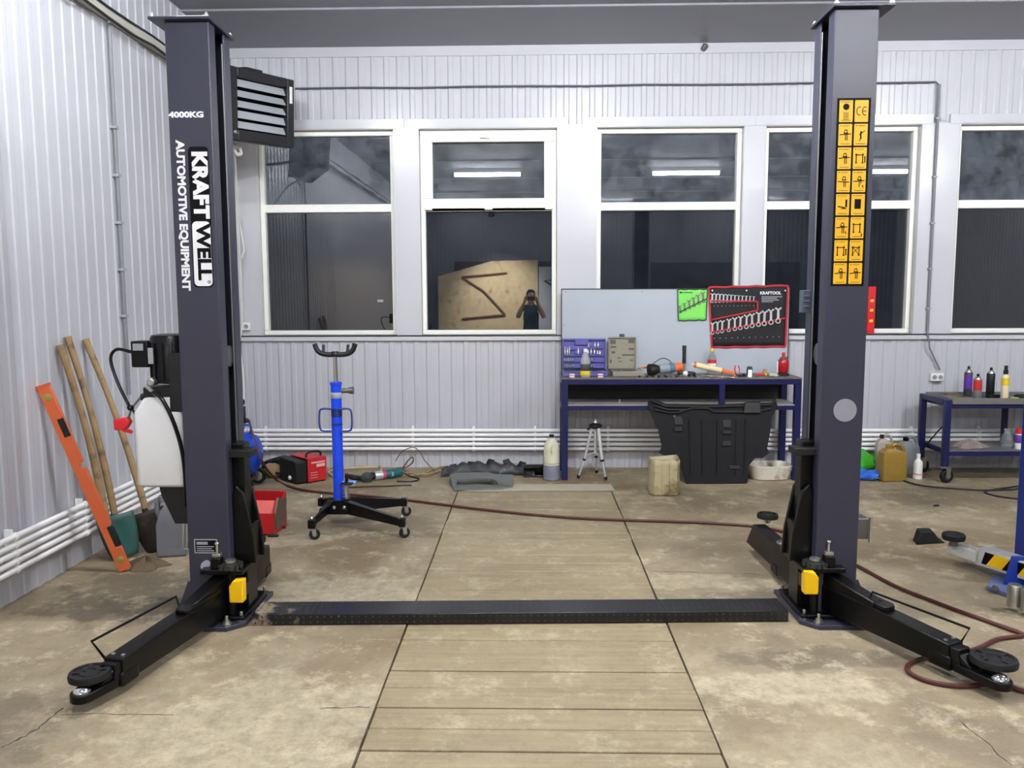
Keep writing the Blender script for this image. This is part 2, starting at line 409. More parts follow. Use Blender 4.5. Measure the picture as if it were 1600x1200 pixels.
for i, (a, b) in enumerate(WIN):
    fy0, fy1 = YB + .045, YB + .105
    a += .007; b -= .007; z0, z1 = ZW0 + .001, ZW1 - .013; zt = 2.372
    o = bpy.data.objects.new('window_%d' % (i + 1), None); COL.objects.link(o); o['kind'] = 'structure'
    o.location = ((a + b) / 2, fy0, z0); WORLD[o.name] = Matrix.Translation(o.location); ROOT[o.name] = o.name
    mb = MB(); ring(mb, a, b, z0, z1, .042, fy0, fy1); mb.box(a + .04, b - .04, fy0, fy1, zt - .036, zt + .036)
    if i == 1: mb.box(a + .04, b - .04, fy0, fy1, zt - .036, zt + .03)
    mb.build('window_frame', M_pvc, o, world=True, bev=.005)
    if i == 1:
        mb = MB(); ring(mb, a + .025, b - .025, zt - .01, z1 - .018, .088, fy0 - .012, fy0 + .03)
        sash = mb.build('opening_sash', M_pvc, o, world=True, bev=.006)
        xc = (a + b) / 2
        mb = MB(); mb.box(xc - .02, xc + .015, fy0 - .024, fy0 - .011, z1 - .085, z1 - .05); mb.box(xc - .07, xc + .01, fy0 - .04, fy0 - .024, z1 - .078, z1 - .062)
        mb.build('sash_handle', M_white, sash, world=False, bev=.003, off=o.location)
        mb = MB()
        for hx in (a + .07, xc, b - .07): mb.box(hx - .035, hx + .035, fy0 - .018, fy0 - .001, zt - .024, zt - .008)
        mb.build('hinge', M_white, sash, off=o.location, bev=.003)
    gi = .03 if i != 1 else .1
    for (u0, u1, nm) in ((z0 + .035, zt - .03, 'pane'), (zt + .03, z1 - .035, 'pane')):
        mb = MB(); mb.quad((a + .035, fy0 + .045, u0), (b - .035, fy0 + .045, u0), (b - .035, fy0 + .045, u1), (a + .035, fy0 + .045, u1))
        mb.build(nm, M_glass, o, world=True, smooth=False)
# ---------------------------------------------------------------- heating pipes
PZ = [.185 + .0425 * k for k in range(5)]
root = thing('heating_pipe_rack', 'five white heating pipes stacked low along the window wall', 'pipes', (1.0, YB - .06, 0))
for z in PZ:
    mb = MB(); mb.cyl((XL + .09, YB - .06, z), (7.5, YB - .06, z), .0155, 12); mb.build('pipe', M_pipe, root, world=True)
for px in (415, 529, 645, 740, 836, 950, 1070, 1190, 1310, 1425, 1530, 1640):
    x = A(px, 690, YB - .06).x
    mb = MB(); mb.box(x - .009, x + .009, YB - .045, YB - .012, PZ[0] - .03, PZ[-1] + .035)
    for z in PZ: mb.cyl((x - .011, YB - .06, z), (x + .011, YB - .06, z), .0205, 12)
    mb.build('pipe_bracket', M_pipe, root, world=True)
root = thing('heating_pipe_rack', 'five white heating pipes stacked low along the left wall', 'pipes', (XL + .06, 3, 0))
for z in PZ:
    mb = MB(); mb.cyl((XL + .06, -2, z), (XL + .06, YB - .03, z), .0155, 12); mb.build('pipe', M_pipe, root, world=True)
for y in (1.9, 2.6, 3.33, 3.98, 4.63, 5.3, 6.0, 6.7):
    mb = MB(); mb.box(XL + .008, XL + .045, y - .009, y + .009, PZ[0] - .03, PZ[-1] + .035)
    for z in PZ: mb.cyl((XL + .06, y - .011, z), (XL + .06, y + .011, z), .0205, 12)
    mb.build('pipe_bracket', M_pipe, root, world=True)
# ---------------------------------------------------------------- conduits, sockets
M_cond = mat('grey conduit', (118, 120, 124), .5, var=.06)
M_cable = mat('dark cable', (34, 33, 34), .6)
p0 = AX(168, 28, XL + .035); p1 = AX(205, 600, XL + .035)
root = thing('cable_conduit', 'grey vertical cable conduit clipped to the left wall', 'conduit', (XL + .02, p0.y, 0))
yv = (p0.y + p1.y) / 2
mb = MB(); mb.cyl((XL + .03, yv, .93), (XL + .03, yv, p0.z), .013, 10); mb.build('tube', M_cond, root, world=True)
for z in (1.45, 1.75, 2.05, 2.35, 2.65):
    mb = MB(); mb.box(XL + .0055, XL + .047, yv - .02, yv + .02, z - .008, z + .008); mb.build('clip', M_ltgrey, root, world=True)
q0 = AX(128, 6, XL + .05); q1 = AX(256, 76, XL + .05)
d = (q1 - q0).normalized(); zc = (q0.z + q1.z) / 2
root = thing('wiring_channel', 'pale trunking and black cables running high along the left wall', 'conduit', (XL + .02, 4, zc))
mb = MB(); mb.box(XL + .0068, XL + .06, -2, YB - .2, zc - .01, zc + .045); mb.build('trunking', mat('trunking', (172, 170, 160), .5), root, world=True, bev=.004)
mb = MB(); mb.tube([(XL + .075, -2 + k * .3, zc - .025 - .012 * math.sin(k * 2.1)) for k in range(31)], .009, 8); mb.build('cable', M_cable, root, world=True)
mb = MB(); mb.tube([(XL + .066, -2 + k * .3, zc + .05 + .006 * math.sin(k * 1.7 + 1)) for k in range(31)], .008, 8); mb.build('cable', M_cable, root, world=True)
mb = MB(); mb.tube([(XL + .03, yv, p0.z - .01), (XL + .03, yv - .03, p0.z + .03), (XL + .03, yv - .14, p0.z + .06), (XL + .03, -2, p0.z + .06)], .013, 10); mb.build('conduit_tube', M_cond, root, world=True)
# back wall conduit
zc = A(800, 136, YB).z; xc = A(1465, 134, YB).x
root = thing('cable_conduit', 'thin grey conduit along the top of the window wall, dropping to the white socket', 'conduit', (xc, YB, .9))
pts = [(A(463, 142, YB).x, YB - .028, zc)] + [(-2 + .5 * k, YB - .028, zc + .004 * math.sin(k * 2.3)) for k in range(1, 11)] + [(xc - .03, YB - .028, zc), (xc, YB - .028, zc - .03)]
mb = MB(); mb.tube(pts, .0075, 8); mb.build('cable', mat('dark grey conduit', (84, 86, 90), .5), root, world=True)  # top run in a darker grey than the tubes
mb = MB(); mb.cyl((xc, YB - .03, zc - .02), (xc, YB - .03, 1.245), .012, 10); mb.tube([(xc, YB - .03, 1.25), (xc, YB - .055, 1.2), (xc + .02, YB - .045, 1.1), (A(1462, 590, YB).x + .02, YB - .025, .9)], .008, 8)
mb.build('tube', M_cond, root, world=True)
for z in (3.1, 2.6, 2.2, 1.8, 1.45):
    mb = MB(); mb.box(xc - .02, xc + .02, YB - .044, YB - .0082, z - .007, z + .007); mb.build('clip', M_ltgrey, root, world=True)
def socket(c, label, holes=2, w=.115):
    r = thing('wall_socket', label, 'socket', c)
    mb = MB(); mb.box(-w / 2, w / 2, -.035, 0, -.036, .036); mb.build('housing', M_white, r, bev=.006)
    for k in range(holes):
        x = (k - (holes - 1) / 2) * .052
        mb = MB(); mb.lathe([(.021, 0), (.021, .003), (.017, .003), (.014, .001)], (x, -.0352, 0), 16, (0, -1, 0)); f = mb.build('socket_face', M_ltgrey, r)
        mb = MB()
        for dx in (-.007, .007): mb.cyl((x + dx, -.037, 0), (x + dx, -.0391, 0), .0028, 8)
        mb.build('pin_hole', M_bk, f)
c = A(1462, 589, YB - .012); socket(c, 'white double wall socket below the fifth window from the left')
c = A(379, 510, YB - .02); socket((max(c.x, XL + .1), YB - .018, c.z), 'white wall socket hung with cable beside the first window', 1, .07)
c = AX(228, 690, XL + .01)

# slab joints and cracks in the concrete
def crack(pts, w):
    q = smooth_path([F(x, y) for x, y in pts], 6); rn = random.Random(len(pts) * 7 + int(pts[0][0])); mb = MB()
    L_ = []; R_ = []
    for i, p in enumerate(q):
        t = (q[min(i + 1, len(q) - 1)] - q[max(i - 1, 0)]); t.z = 0; t.normalize(); n = Vector((-t.y, t.x, 0)); ww = w * rn.uniform(.4, 1.2); o = n * rn.uniform(-.006, .006)
        L_.append(mb.bm.verts.new((p.x + o.x + n.x * ww, p.y + o.y + n.y * ww, .0007))); R_.append(mb.bm.verts.new((p.x + o.x - n.x * ww, p.y + o.y - n.y * ww, .0007)))
    for i in range(len(q) - 1): mb.bm.faces.new((L_[i], L_[i + 1], R_[i + 1], R_[i]))
    return mb
M_crack = mat('crack dirt', (62, 54, 44), .8, var=.3)
for k, (pts, w) in enumerate((([(2, 1168), (40, 1150), (68, 1132), (98, 1106)], .004), ([(96, 1116), (180, 1116), (270, 1118)], .0022), ([(500, 1108), (540, 1106), (578, 1104)], .003), ([(1500, 1126), (1540, 1160), (1580, 1196)], .003), ([(1010, 892), (1060, 894), (1130, 896), (1180, 897)], .003), ([(395, 762), (450, 766), (560, 774), (640, 781), (690, 786)], .0025))):
    struct('trim_%d' % (8 + k), crack(pts, w), M_crack, smooth=False)
# ================================================================ the two-post lift
LIFT = thing('two_post_lift', 'charcoal two-post car lift with black swing arms in the middle of the workshop', 'car lift', (-.04, 3.9, 0))
def tread(mb, x0, x1, n, m, P, e1, e2, nv):            # raised lozenges over a face: P corner, e1/e2 edges, nv normal
    P, e1, e2, nv = Vector(P), Vector(e1), Vector(e2), Vector(nv)
    a = e1.normalized(); b = e2.normalized()
    for i in range(n):
        for j in range(m):
            c = P + e1 * ((i + .5) / n) + e2 * ((j + .5) / m)
            sg = 1 if (i + j) % 2 else -1
            d1 = (a + b * sg).normalized() * .0125; d2 = (a - b * sg).normalized() * .0045
            v = [mb.bm.verts.new(q) for q in (c - d1, c + d2, c + d1, c - d2)]; t = mb.bm.verts.new(c + nv * .003)
            for k in range(4): mb.bm.faces.new((v[k], v[(k + 1) % 4], t))
def beam_mat():
    m = mat('tread plate paint', (22, 22, 25), .3, var=.2, scale=20).copy(); m.name = 'dusty tread plate'
    n = m.node_tree.nodes; l = m.node_tree.links; b = n['Principled BSDF']
    ge = n.new('ShaderNodeNewGeometry'); sx = n.new('ShaderNodeSeparateXYZ'); l.new(ge.outputs['Position'], sx.inputs[0])
    mr = n.new('ShaderNodeMapRange'); mr.inputs['From Min'].default_value = -1.02; mr.inputs['From Max'].default_value = -1.3; mr.inputs['To Max'].default_value = .46
    l.new(sx.outputs['X'], mr.inputs['Value'])
    nz = n.new('ShaderNodeTexNoise'); nz.inputs['Scale'].default_value = 16; nz.inputs['Detail'].default_value = 8; l.new(ge.outputs['Position'], nz.inputs['Vector'])
    ad = n.new('ShaderNodeMath'); ad.operation = 'ADD'; l.new(mr.outputs[0], ad.inputs[0]); l.new(nz.outputs['Fac'], ad.inputs[1])
    rp = n.new('ShaderNodeValToRGB'); rp.color_ramp.elements[0].position = .82; rp.color_ramp.elements[1].position = .98; l.new(ad.outputs[0], rp.inputs['Fac'])
    mx = n.new('ShaderNodeMix'); mx.data_type = 'RGBA'; mx.inputs['B'].default_value = (*lin((140, 126, 106)), 1)
    src = b.inputs['Base Color'].links[0].from_socket
    l.new(src, mx.inputs['A']); l.new(rp.outputs['Color'], mx.inputs['Factor']); l.new(mx.outputs['Result'], b.inputs['Base Color'])
    m2 = n.new('ShaderNodeMapRange'); m2.inputs['To Min'].default_value = .3; m2.inputs['To Max'].default_value = .8; l.new(rp.outputs['Color'], m2.inputs['Value']); l.new(m2.outputs[0], b.inputs['Roughness'])
    return m
bl, br_ = Vector((-1.335, 3.714, 0)), Vector((1.235, 3.795, 0)); bw = Vector((-.004, .168, 0)); bh = Vector((0, 0, .056))
mb = MB(); mb.hexa([bl, br_, br_ + bw, bl + bw, bl + bh, br_ + bh, br_ + bw + bh, bl + bw + bh])
mb.mi(0); tread(mb, 0, 0, 78, 5, bl + bh, br_ - bl, bw, (0, 0, 1)); tread(mb, 0, 0, 78, 2, bl, br_ - bl, bh, (0, -1, 0)); mb.mi(1)
mb.build('floor_beam', [beam_mat(), mat('worn tread', (62, 62, 68), .28, metal=.5, var=.6, scale=9)], LIFT, world=True, bev=.004, ang=20)
COLS = {-1: dict(xo=-1.645, xi=-1.445, y0=3.76, y1=4.02, top=2.795), 1: dict(xo=1.560, xi=1.362, y0=3.82, y1=4.08, top=2.835)}
colobj = {}
for s, c in COLS.items():
    xo, xi, y0, y1, zt = c['xo'], c['xi'], c['y0'], c['y1'], c['top']; d = -s; t = .011; lip = .078
    e = d * t
    poly = [(xo, y0), (xi, y0), (xi, y0 + lip), (xi - e, y0 + lip), (xi - e, y0 + t), (xo + e, y0 + t), (xo + e, y1 - t), (xi - e, y1 - t), (xi - e, y1 - lip), (xi, y1 - lip), (xi, y1), (xo, y1)]
    mb = MB(); mb.prism([(x, y, .02) for x, y in poly], (0, 0, zt - .02)); col = mb.build('column', M_post, LIFT, world=True, bev=.005, seg=3); colobj[s] = col
    def sub(nm, mb, m, **k): return mb.build(nm, m, col, world=True, **k)
    mb = MB(); mb.box(min(xo - s * -.06, xi + d * .015), max(xo + s * .06, xi + d * .015), y0 - .03, y1 + .03, zt, zt + .014); sub('top_plate', mb, M_post, bev=.003)
    for (px, py) in ((xo + s * .045, y0 - .015), (xi + d * .0, y0 - .015), (xi, y1 + .012), (xo + s * .045, y1 + .012)):
        mb = MB(); mb.lathe([(.011, 0), (.011, .009), (.006, .009), (.006, .018)], (px, py, zt + .0142), 6); sub('bolt', mb, M_zinc)
    # small stop bracket at the top of the channel
    mb = MB(); mb.box(min(xi - d * .05, xi - d * .012), max(xi - d * .05, xi - d * .012), y0 + .02, y0 + .07, zt - .16, zt - .03); sub('stop_bracket', mb, M_steel, bev=.003)
    # lifting cable along the rear lip and chain above the carriage
    mb = MB(); mb.cyl((xi - d * .006, y1 - lip - .012, .8), (xi - d * .006, y1 - lip - .012, zt - .05), .0045, 6); sub('cable', mb, M_steel)
    xc = xi - d * .035; yc = (y0 + y1) / 2 + (.01 if s < 0 else -.01)
    mb = MB()
    for k in range(34):
        z = .84 + k * .0125
        mb.box(xc - .009, xc + .009, yc - (.021 if k % 2 else .016), yc + (.021 if k % 2 else .016), z, z + .0105)
    sub('chain', mb, M_blkm)
    mb = MB(); mb.lathe([(.02, -.024), (.052, -.02), (.052, -.014), (.04, -.012), (.04, .012), (.052, .014), (.052, .02), (.02, .024)], (xc, yc, 1.28), 20, (1, 0, 0)); sub('chain_roller', mb, M_steel)
    # base plate with gussets and anchors
    bx0, bx1 = (xo - .1, xi + .085) if s < 0 else (xi - .085, xo + .1)
    by0, by1 = y0 - .12, y1 + .1
    mb = MB(); mb.prism([(bx0, by0 + .07, 0.001), (bx0 + .07, by0, 0.001), (bx1 - .07, by0, 0.001), (bx1, by0 + .07, 0.001), (bx1, by1, 0.001), (bx0, by1, 0.001)], (0, 0, .022)); sub('base_plate', mb, M_post, bev=.003)
    mb = MB()
    for yy in (y0 + .004, y1 - .016): mb.prism([(xo, yy, .023), (xo + s * .07, yy, .023), (xo + s * .07, yy, .05), (xo + s * .012, yy, .2), (xo, yy, .2)], (0, .012, 0))
    mb.box(min(xo, xo + s * .07), max(xo, xo + s * .07), y0 + .02, y1 - .02, .023, .035)
    sub('gusset', mb, M_post, bev=.002)
    for ax, ay in ((xi + d * .055, y0 - .03), (xi + d * .055, y1 + .05), (xi + d * .005, y0 - .085), (xo + s * .055, y0 - .06), (xo + s * .055, y1 + .03)):
        mb = MB(); mb.lathe([(.024, 0), (.024, .004), (.016, .004), (.016, .018), (.008, .018), (.008, .04), (.006, .042)], (ax, ay, .0235), 6); sub('anchor_bolt', mb, M_zinc)
    # ------------------------------------------------ carriage
    yA, yB_ = y0 + .085, y1 - .085; xp = xi + d * .055
    mb = MB()
    mb.box(*sorted((xi - d * .15, xp)), yA, yB_, .16, .86)
    mb.box(*sorted((xi - d * .15, xi - d * .015)), y0 + .02, y1 - .02, .3, .84)
    carr = mb.build('carriage', M_blk, LIFT, world=True, bev=.004)
    def csub(nm, mb, m, **k): return mb.build(nm, m, carr, world=True, **k)
    mb = MB(); mb.box(*sorted((xi - d * .02, xi + d * .105)), yA - .05, yA + .05, .80, .835); csub('release_plate', mb, M_blkm, bev=.004)
    # flared yoke: web widening downward, plates that hold the arm pins
    mb = MB()
    for yy in (yA - .03, yB_ + .005):
        mb.prism([(xi + d * .02, yy, .66), (xi + d * .055, yy, .62), (xi + d * .095, yy, .40), (xi + d * .105, yy, .275), (xi - d * .03, yy, .275), (xi - d * .03, yy, .55)], (0, .025, 0))
    mb.box(*sorted((xi + d * .0, xi + d * .085)), yA - .006, yB_ + .006, .275, .46)
    mb.box(*sorted((xi - d * .13, xi + d * .075)), y0 - .05, y1 + .05, .25, .275); mb.box(*sorted((xi - d * .13, xi + d * .075)), y0 - .05, y1 + .05, .026, .046)
    mb.box(*sorted((xi - d * .015, xi + d * .06)), y0 + .06, y1 - .06, .046, .25)
    csub('arm_yoke', mb, M_blk, bev=.005)
    # yellow foot guard, arm-lock gear and release pin at each front corner
    gx = A(1268, 910, y0 - .07).x if s > 0 else A(369, 925, y0 - .07).x; gz0 = A(1268, 929, y0 - .07).z if s > 0 else A(369, 942, y0 - .07).z; gz1 = A(1268, 893, y0 - .07).z if s > 0 else A(369, 907, y0 - .07).z
    w = .034
    mb = MB(); mb.prism([(gx - w, y0 - .075, gz0), (gx + w, y0 - .075, gz0), (gx + w, y0 - .075, gz1 - (.03 if s > 0 else 0)), (gx + (.012 if s > 0 else w), y0 - .075, gz1), (gx - (w if s > 0 else .012), y0 - .075, gz1), (gx - w, y0 - .075, gz1 - (0 if s > 0 else .03))], (0, .05, 0)); csub('foot_guard', mb, M_yel, bev=.008, seg=3)
    mb = MB(); mb.box(gx - .022, gx + .022, y0 - .0249, y0 + .05, gz0 + .01, min(gz1 - .04, .249)); csub('guard_bracket', mb, M_blk)
    for fy, sg in ((y0 - .01, -1), (y1 + .015, 1)):
        gxx = xi + d * .005
        mb = MB()
        mb.lathe([(.05, 0), (.05, .022), (.03, .022), (.03, .026)], (gxx, fy, .2755), 28)
        for k in range(14):
            a = 2 * PI * k / 14; mb.box(-.006, .006, .048, .058, 0, .02, Matrix.Translation((gxx, fy, .2755)) @ Matrix.Rotation(a, 4, 'Z'))
        csub('lock_gear', mb, mat('worn gear', (70, 72, 70), .35, metal=.6, var=.3, scale=40))
        mb = MB(); mb.cyl((gxx, fy, .047), (gxx, fy, .302), .02, 16); csub('pivot_pin', mb, M_blk)
        mb = MB(); mb.lathe([(.026, .3025), (.026, .314), (.01, .318)], (gxx, fy, 0), 16); csub('pin_cap', mb, M_zinc)
        lx = gxx - d * .062
        mb = MB(); mb.box(lx - .024, lx + .024, fy - .03, fy + .025, .2755, .328); csub('lock_housing', mb, M_blk, bev=.004)
        mb = MB(); mb.box(lx - .02, lx + .02, fy - .016, fy + .016, .3285, .345); mb.cyl((lx, fy, .345), (lx, fy, .388), .006, 10); mb.lathe([(.01, 0), (.011, .006), (.006, .012)], (lx, fy, .388), 10); csub('lock_pin', mb, M_zinc, bev=.002)
# ---------------------------------------------------------------- swing arms
def arm(name, piv, end, ext, padc, padz, w=.09, z0=.05, z1=.15, rod=None, tongue=None, zp_=None, stage=.34, R=.086, sock=.05):
    P = Vector((piv[0], piv[1], 0)); E = Vector((end[0], end[1], 0)); d = (E - P).normalized(); n = Vector((-d.y, d.x, 0)); up = Vector((0, 0, 1))
    Z = lambda v, z: Vector((v.x, v.y, z))
    mb = MB()
    pts = [P + n * w / 2, E + n * w / 2, E - n * w / 2, P - n * w / 2]
    rear = [P - n * w / 2 * math.cos(a) - d * w / 2 * math.sin(a) for a in (PI * .2, PI * .4, PI * .6, PI * .8)]
    mb.prism([Z(p, z0) for p in pts + rear], (0, 0, z1 - z0)); LEN = (E - P).length
    def slope(mb):                # the tube is taller at its pivot
        if zp_:
            for v in mb.bm.verts:
                if v.co.z > z1 - .001: v.co.z += (zp_ - z1) * max(0, 1 - (v.co - P).dot(d) / LEN)
        return mb
    slope(mb)
    a = mb.build(name, M_blk, LIFT, world=True, bev=.006, seg=3)
    def sub(nm, mb, m, **k): return mb.build(nm, m, a, world=True, **k)
    if stage:
        mb = MB(); q = P + d * .10; e = P + d * stage
        mb.prism([Z(q + n * w * .55, z1), Z(e + n * w * .55, z1), Z(e + d * .02, z1) + n * w * .35, Z(e + d * .02, z1) - n * w * .2, Z(e - n * w * .3, z1), Z(q - n * w * .3, z1)], (0, 0, .02)); sub('stage_plate', slope(mb), M_blk, bev=.004)
        mb = MB(); q0, q1 = P - d * .03, P + d * .30; wg = w * .46; za, zb = .245, z1 + .04
        mb.hexa([Z(q0 - n * wg, z1 + .01), Z(q1 - n * wg, z1 + .01), Z(q1 + n * wg, z1 + .01), Z(q0 + n * wg, z1 + .01), Z(q0 - n * wg, za), Z(q1 - n * wg * .8, zb), Z(q1 + n * wg * .8, zb), Z(q0 + n * wg, za)]); sub('arm_gusset', mb, M_blk, bev=.006)
    mb = MB()        # inner slide
    iw = w * .8
    mb.hexa([Z(E - d * .05 - n * iw / 2, z0 + .008), Z(E - d * .05 + n * iw / 2, z0 + .008), Z(E + d * ext + n * iw / 2, z0 + .008), Z(E + d * ext - n * iw / 2, z0 + .008),
             Z(E - d * .05 - n * iw / 2, z1 - .01), Z(E - d * .05 + n * iw / 2, z1 - .01), Z(E + d * (ext * .75) + n * iw / 2, z1 - .01), Z(E + d * (ext * .75) - n * iw / 2, z1 - .01)])
    sub('arm_slide', mb, M_blk, bev=.006, seg=3)
    mb = MB(); mb.hexa([Z(E - d * .09 - n * w * .53, z0 - .012), Z(E - d * .09 + n * w * .53, z0 - .012), Z(E + d * .012 + n * w * .53, z0 - .012), Z(E + d * .012 - n * w * .53, z0 - .012), Z(E - d * .09 - n * w * .53, z0 + .05), Z(E - d * .09 + n * w * .53, z0 + .05), Z(E + d * .012 + n * w * .53, z0 + .05), Z(E + d * .012 - n * w * .53, z0 + .05)])
    sub('end_collar', mb, M_blk, bev=.01, seg=3)
    for k in (-.25, .25):
        mb = MB(); mb.lathe([(.008, 0), (.008, .006), (.003, .008)], Z(E - d * .03 + n * w * k, z1), 8); sub('bolt', mb, M_zinc)
    if tongue:
        T = Vector((tongue[0], tongue[1], 0)); S = E + d * (ext - .03); td = (T - S).normalized(); tn = Vector((-td.y, td.x, 0)); r = .044
        c = T - td * r
        outl = [S + tn * r * .9, c + tn * r] + [c + tn * r * math.cos(x) + td * r * math.sin(x) for x in [PI * k / 8 for k in range(1, 8)]] + [c - tn * r, S - tn * r * .9]
        mb = MB(); mb.prism([Z(p, z0 - .006) for p in outl], (0, 0, .036)); tg = sub('pad_tongue', mb, M_blk, bev=.006, seg=3)
        mb = MB(); mb.hexa([Z(S - tn * .03, z0 + .03), Z(S + tn * .03, z0 + .03), Z(S + td * .075 + tn * .03, z0 + .028), Z(S + td * .075 - tn * .03, z0 + .028), Z(S - tn * .03, z1 - .02), Z(S + tn * .03, z1 - .02), Z(S + td * .02 + tn * .03, z1 - .03), Z(S + td * .02 - tn * .03, z1 - .03)]); sub('tongue_rib', mb, M_blk, bev=.006)
        mb = MB(); mb.lathe([(.033, 0), (.032, .006), (.024, .015), (.012, .02), (.004, .021)], Z(c, z0 + .0302), 20); sub('pad_socket', mb, M_chrome)
        q = Vector((padc[0], padc[1], 0))
        mb = MB(); mb.bar(Z(c - td * .05, z0 + .038), Z(q, z0 + .038), .05, .016); sub('pad_link', mb, M_blk, bev=.004)
        zp = z0 + .046
    else:
        q = Vector((padc[0], padc[1], 0)); zp = z1 - .02
        mb = MB(); mb.lathe([(.045, 0), (.045, .006), (.03, .012), (.012, .014)], Z(E - d * sock, z1 + .001), 22); sub('pad_socket', mb, M_chrome)
    mb = MB(); mb.cyl(Z(q, zp), Z(q, padz - .03), .02, 16); sub('pad_screw', mb, M_zinc)
    mb = MB(); mb.lathe([(R * .7, -.03), (R, -.026), (R * 1.02, -.012), (R * .97, 0), (R * .8, .001), (R * .78, -.004), (R * .55, -.004), (R * .52, .001), (R * .3, .001), (R * .28, -.004), (.001, -.004)], Z(q, padz), 32)
    for k in range(4): mb.box(.03, R * .8, -.008, .008, -.006, .002, Matrix.Translation(Z(q, padz)) @ Matrix.Rotation(PI / 2 * k + .4, 4, 'Z'))
    sub('lift_pad', mb, M_rub)
    if rod:
        mb = MB(); mb.tube(smooth_path([rod[0], rod[1]], 2) + [rod[2], rod[3]], .0055, 8); sub('guard_rod', mb, M_blk)
    return a
arm('swing_arm', (1.435, 3.845), (1.73, 3.225), .05, F(1553, 1026, .13)[:2], .13, tongue=F(1580, 1068, .08)[:2], zp_=.18,
    rod=[(1.515, 3.60, .14), tuple(F(1363, 925, .22)), tuple(F(1515, 982, .22)), (1.765, 3.26, .13)])
arm('swing_arm', (-1.487, 3.79), (-1.645, 3.03), .04, F(140, 1048, .13)[:2], .13, tongue=F(112, 1088, .08)[:2], zp_=.18, R=.076,
    rod=[(-1.575, 3.50, .14), tuple(F(275, 932, .22)), tuple(F(143, 1002, .22)), (-1.69, 3.06, .13)])
arm('swing_arm', (1.405, 4.00), (1.383, 4.42), .48, (1.432, 4.85), .25, z1=.215, w=.1, stage=0, R=.062, sock=.06)
arm('swing_arm', (-1.485, 3.95), (-1.50, 4.36), .03, (-1.50, 4.25), .275, z1=.2, w=.1, stage=0, R=.062, sock=.11)
# ---------------------------------------------------------------- stickers and writing
cL, cR = colobj[-1], colobj[1]
y0 = COLS[-1]['y0'] - .0012
def pt(px, py, y): return A(px, py, y)
def rrect(mb, cx, cz, w, h, r, y, t=.0008):
    p = []
    for (sx, sz, a0) in ((1, 1, 0), (-1, 1, 90), (-1, -1, 180), (1, -1, 270)):
        for k in range(5):
            a = math.radians(a0 + k * 22.5); p.append((cx + sx * (w / 2 - r) + r * math.cos(a), y, cz + sz * (h / 2 - r) + r * math.sin(a)))
    mb.prism(p, (0, t, 0))
c = pt(291, 179.5, y0); text('capacity_mark', '4000KG', .048, M_wht, cL, face_front(c.x, y0, c.z, 0, .98, .72), bold=.0022)
a = pt(307, 229, y0); b = pt(312, 449, y0); xb = -1.515
mb = MB(); rrect(mb, xb, (a.z + b.z) / 2, .094, a.z - b.z, .018, y0 + .0004); mb.build('brand_sticker', M_bk, cL, world=True, smooth=False)
a = pt(305, 236, y0); b = pt(307, 341, y0)
text('brand_lettering', 'KRAFT', .1, M_wht, cL, face_front(xb + .002, y0 - .0006, (a.z + b.z) / 2, PI / 2, 1.0, .93), bold=.005)
lb = cL.children
a = pt(307, 346, y0); b = pt(310, 447, y0); zc = (a.z + b.z) / 2
mb = MB(); rrect(mb, xb, zc, .084, a.z - b.z, .02, y0 - .0006); mb.build('brand_panel', M_wht, cL, world=True, smooth=False)
text('brand_lettering', 'WELL', .105, M_bk, cL, face_front(xb + .006, y0 - .0012, zc + .008, PI / 2, .95, .8), bold=.0042)
text('registered_mark', '®', .022, M_bk, cL, face_front(xb + .026, y0 - .0012, b.z + .018, PI / 2))
a = pt(276, 226, y0); b = pt(281, 448, y0)
text('slogan_lettering', 'AUTOMOTIVE EQUIPMENT', .056, M_wht, cL, face_front(-1.598, y0, (a.z + b.z) / 2, PI / 2, 1.0, .9), bold=.0024)
c = pt(321.5, 853.5, y0)
mb = MB(); mb.box(c.x - .056, c.x + .056, y0 + .0004, y0 + .001, c.z - .035, c.z + .035); mb.mi(0)
mb.box(c.x - .05, c.x + .05, y0 - .0002, y0 + .0004, c.z - .029, c.z + .029); mb.mi(1)
mb.box(c.x - .044, c.x + .01, y0 - .0008, y0 - .0002, c.z + .008, c.z + .022)
for k in range(3): mb.box(c.x - .044, c.x + .04 - .01 * (k == 1), y0 - .0008, y0 - .0002, c.z - .004 - .01 * k, c.z + .0005 - .01 * k)
mb.mi(0); mb.build('rating_plate', [M_ltgrey, M_bk], cL, world=True, smooth=False)
c = pt(321, 883, y0); mb = MB(); mb.lathe([(.028, 0), (.028, .001)], (c.x, y0 + .001, c.z), 24, (0, -1, 0), sx=1, sy=.7); mb.build('oval_sticker', mat('lilac sticker', (170, 168, 190), .5), cL, world=True)
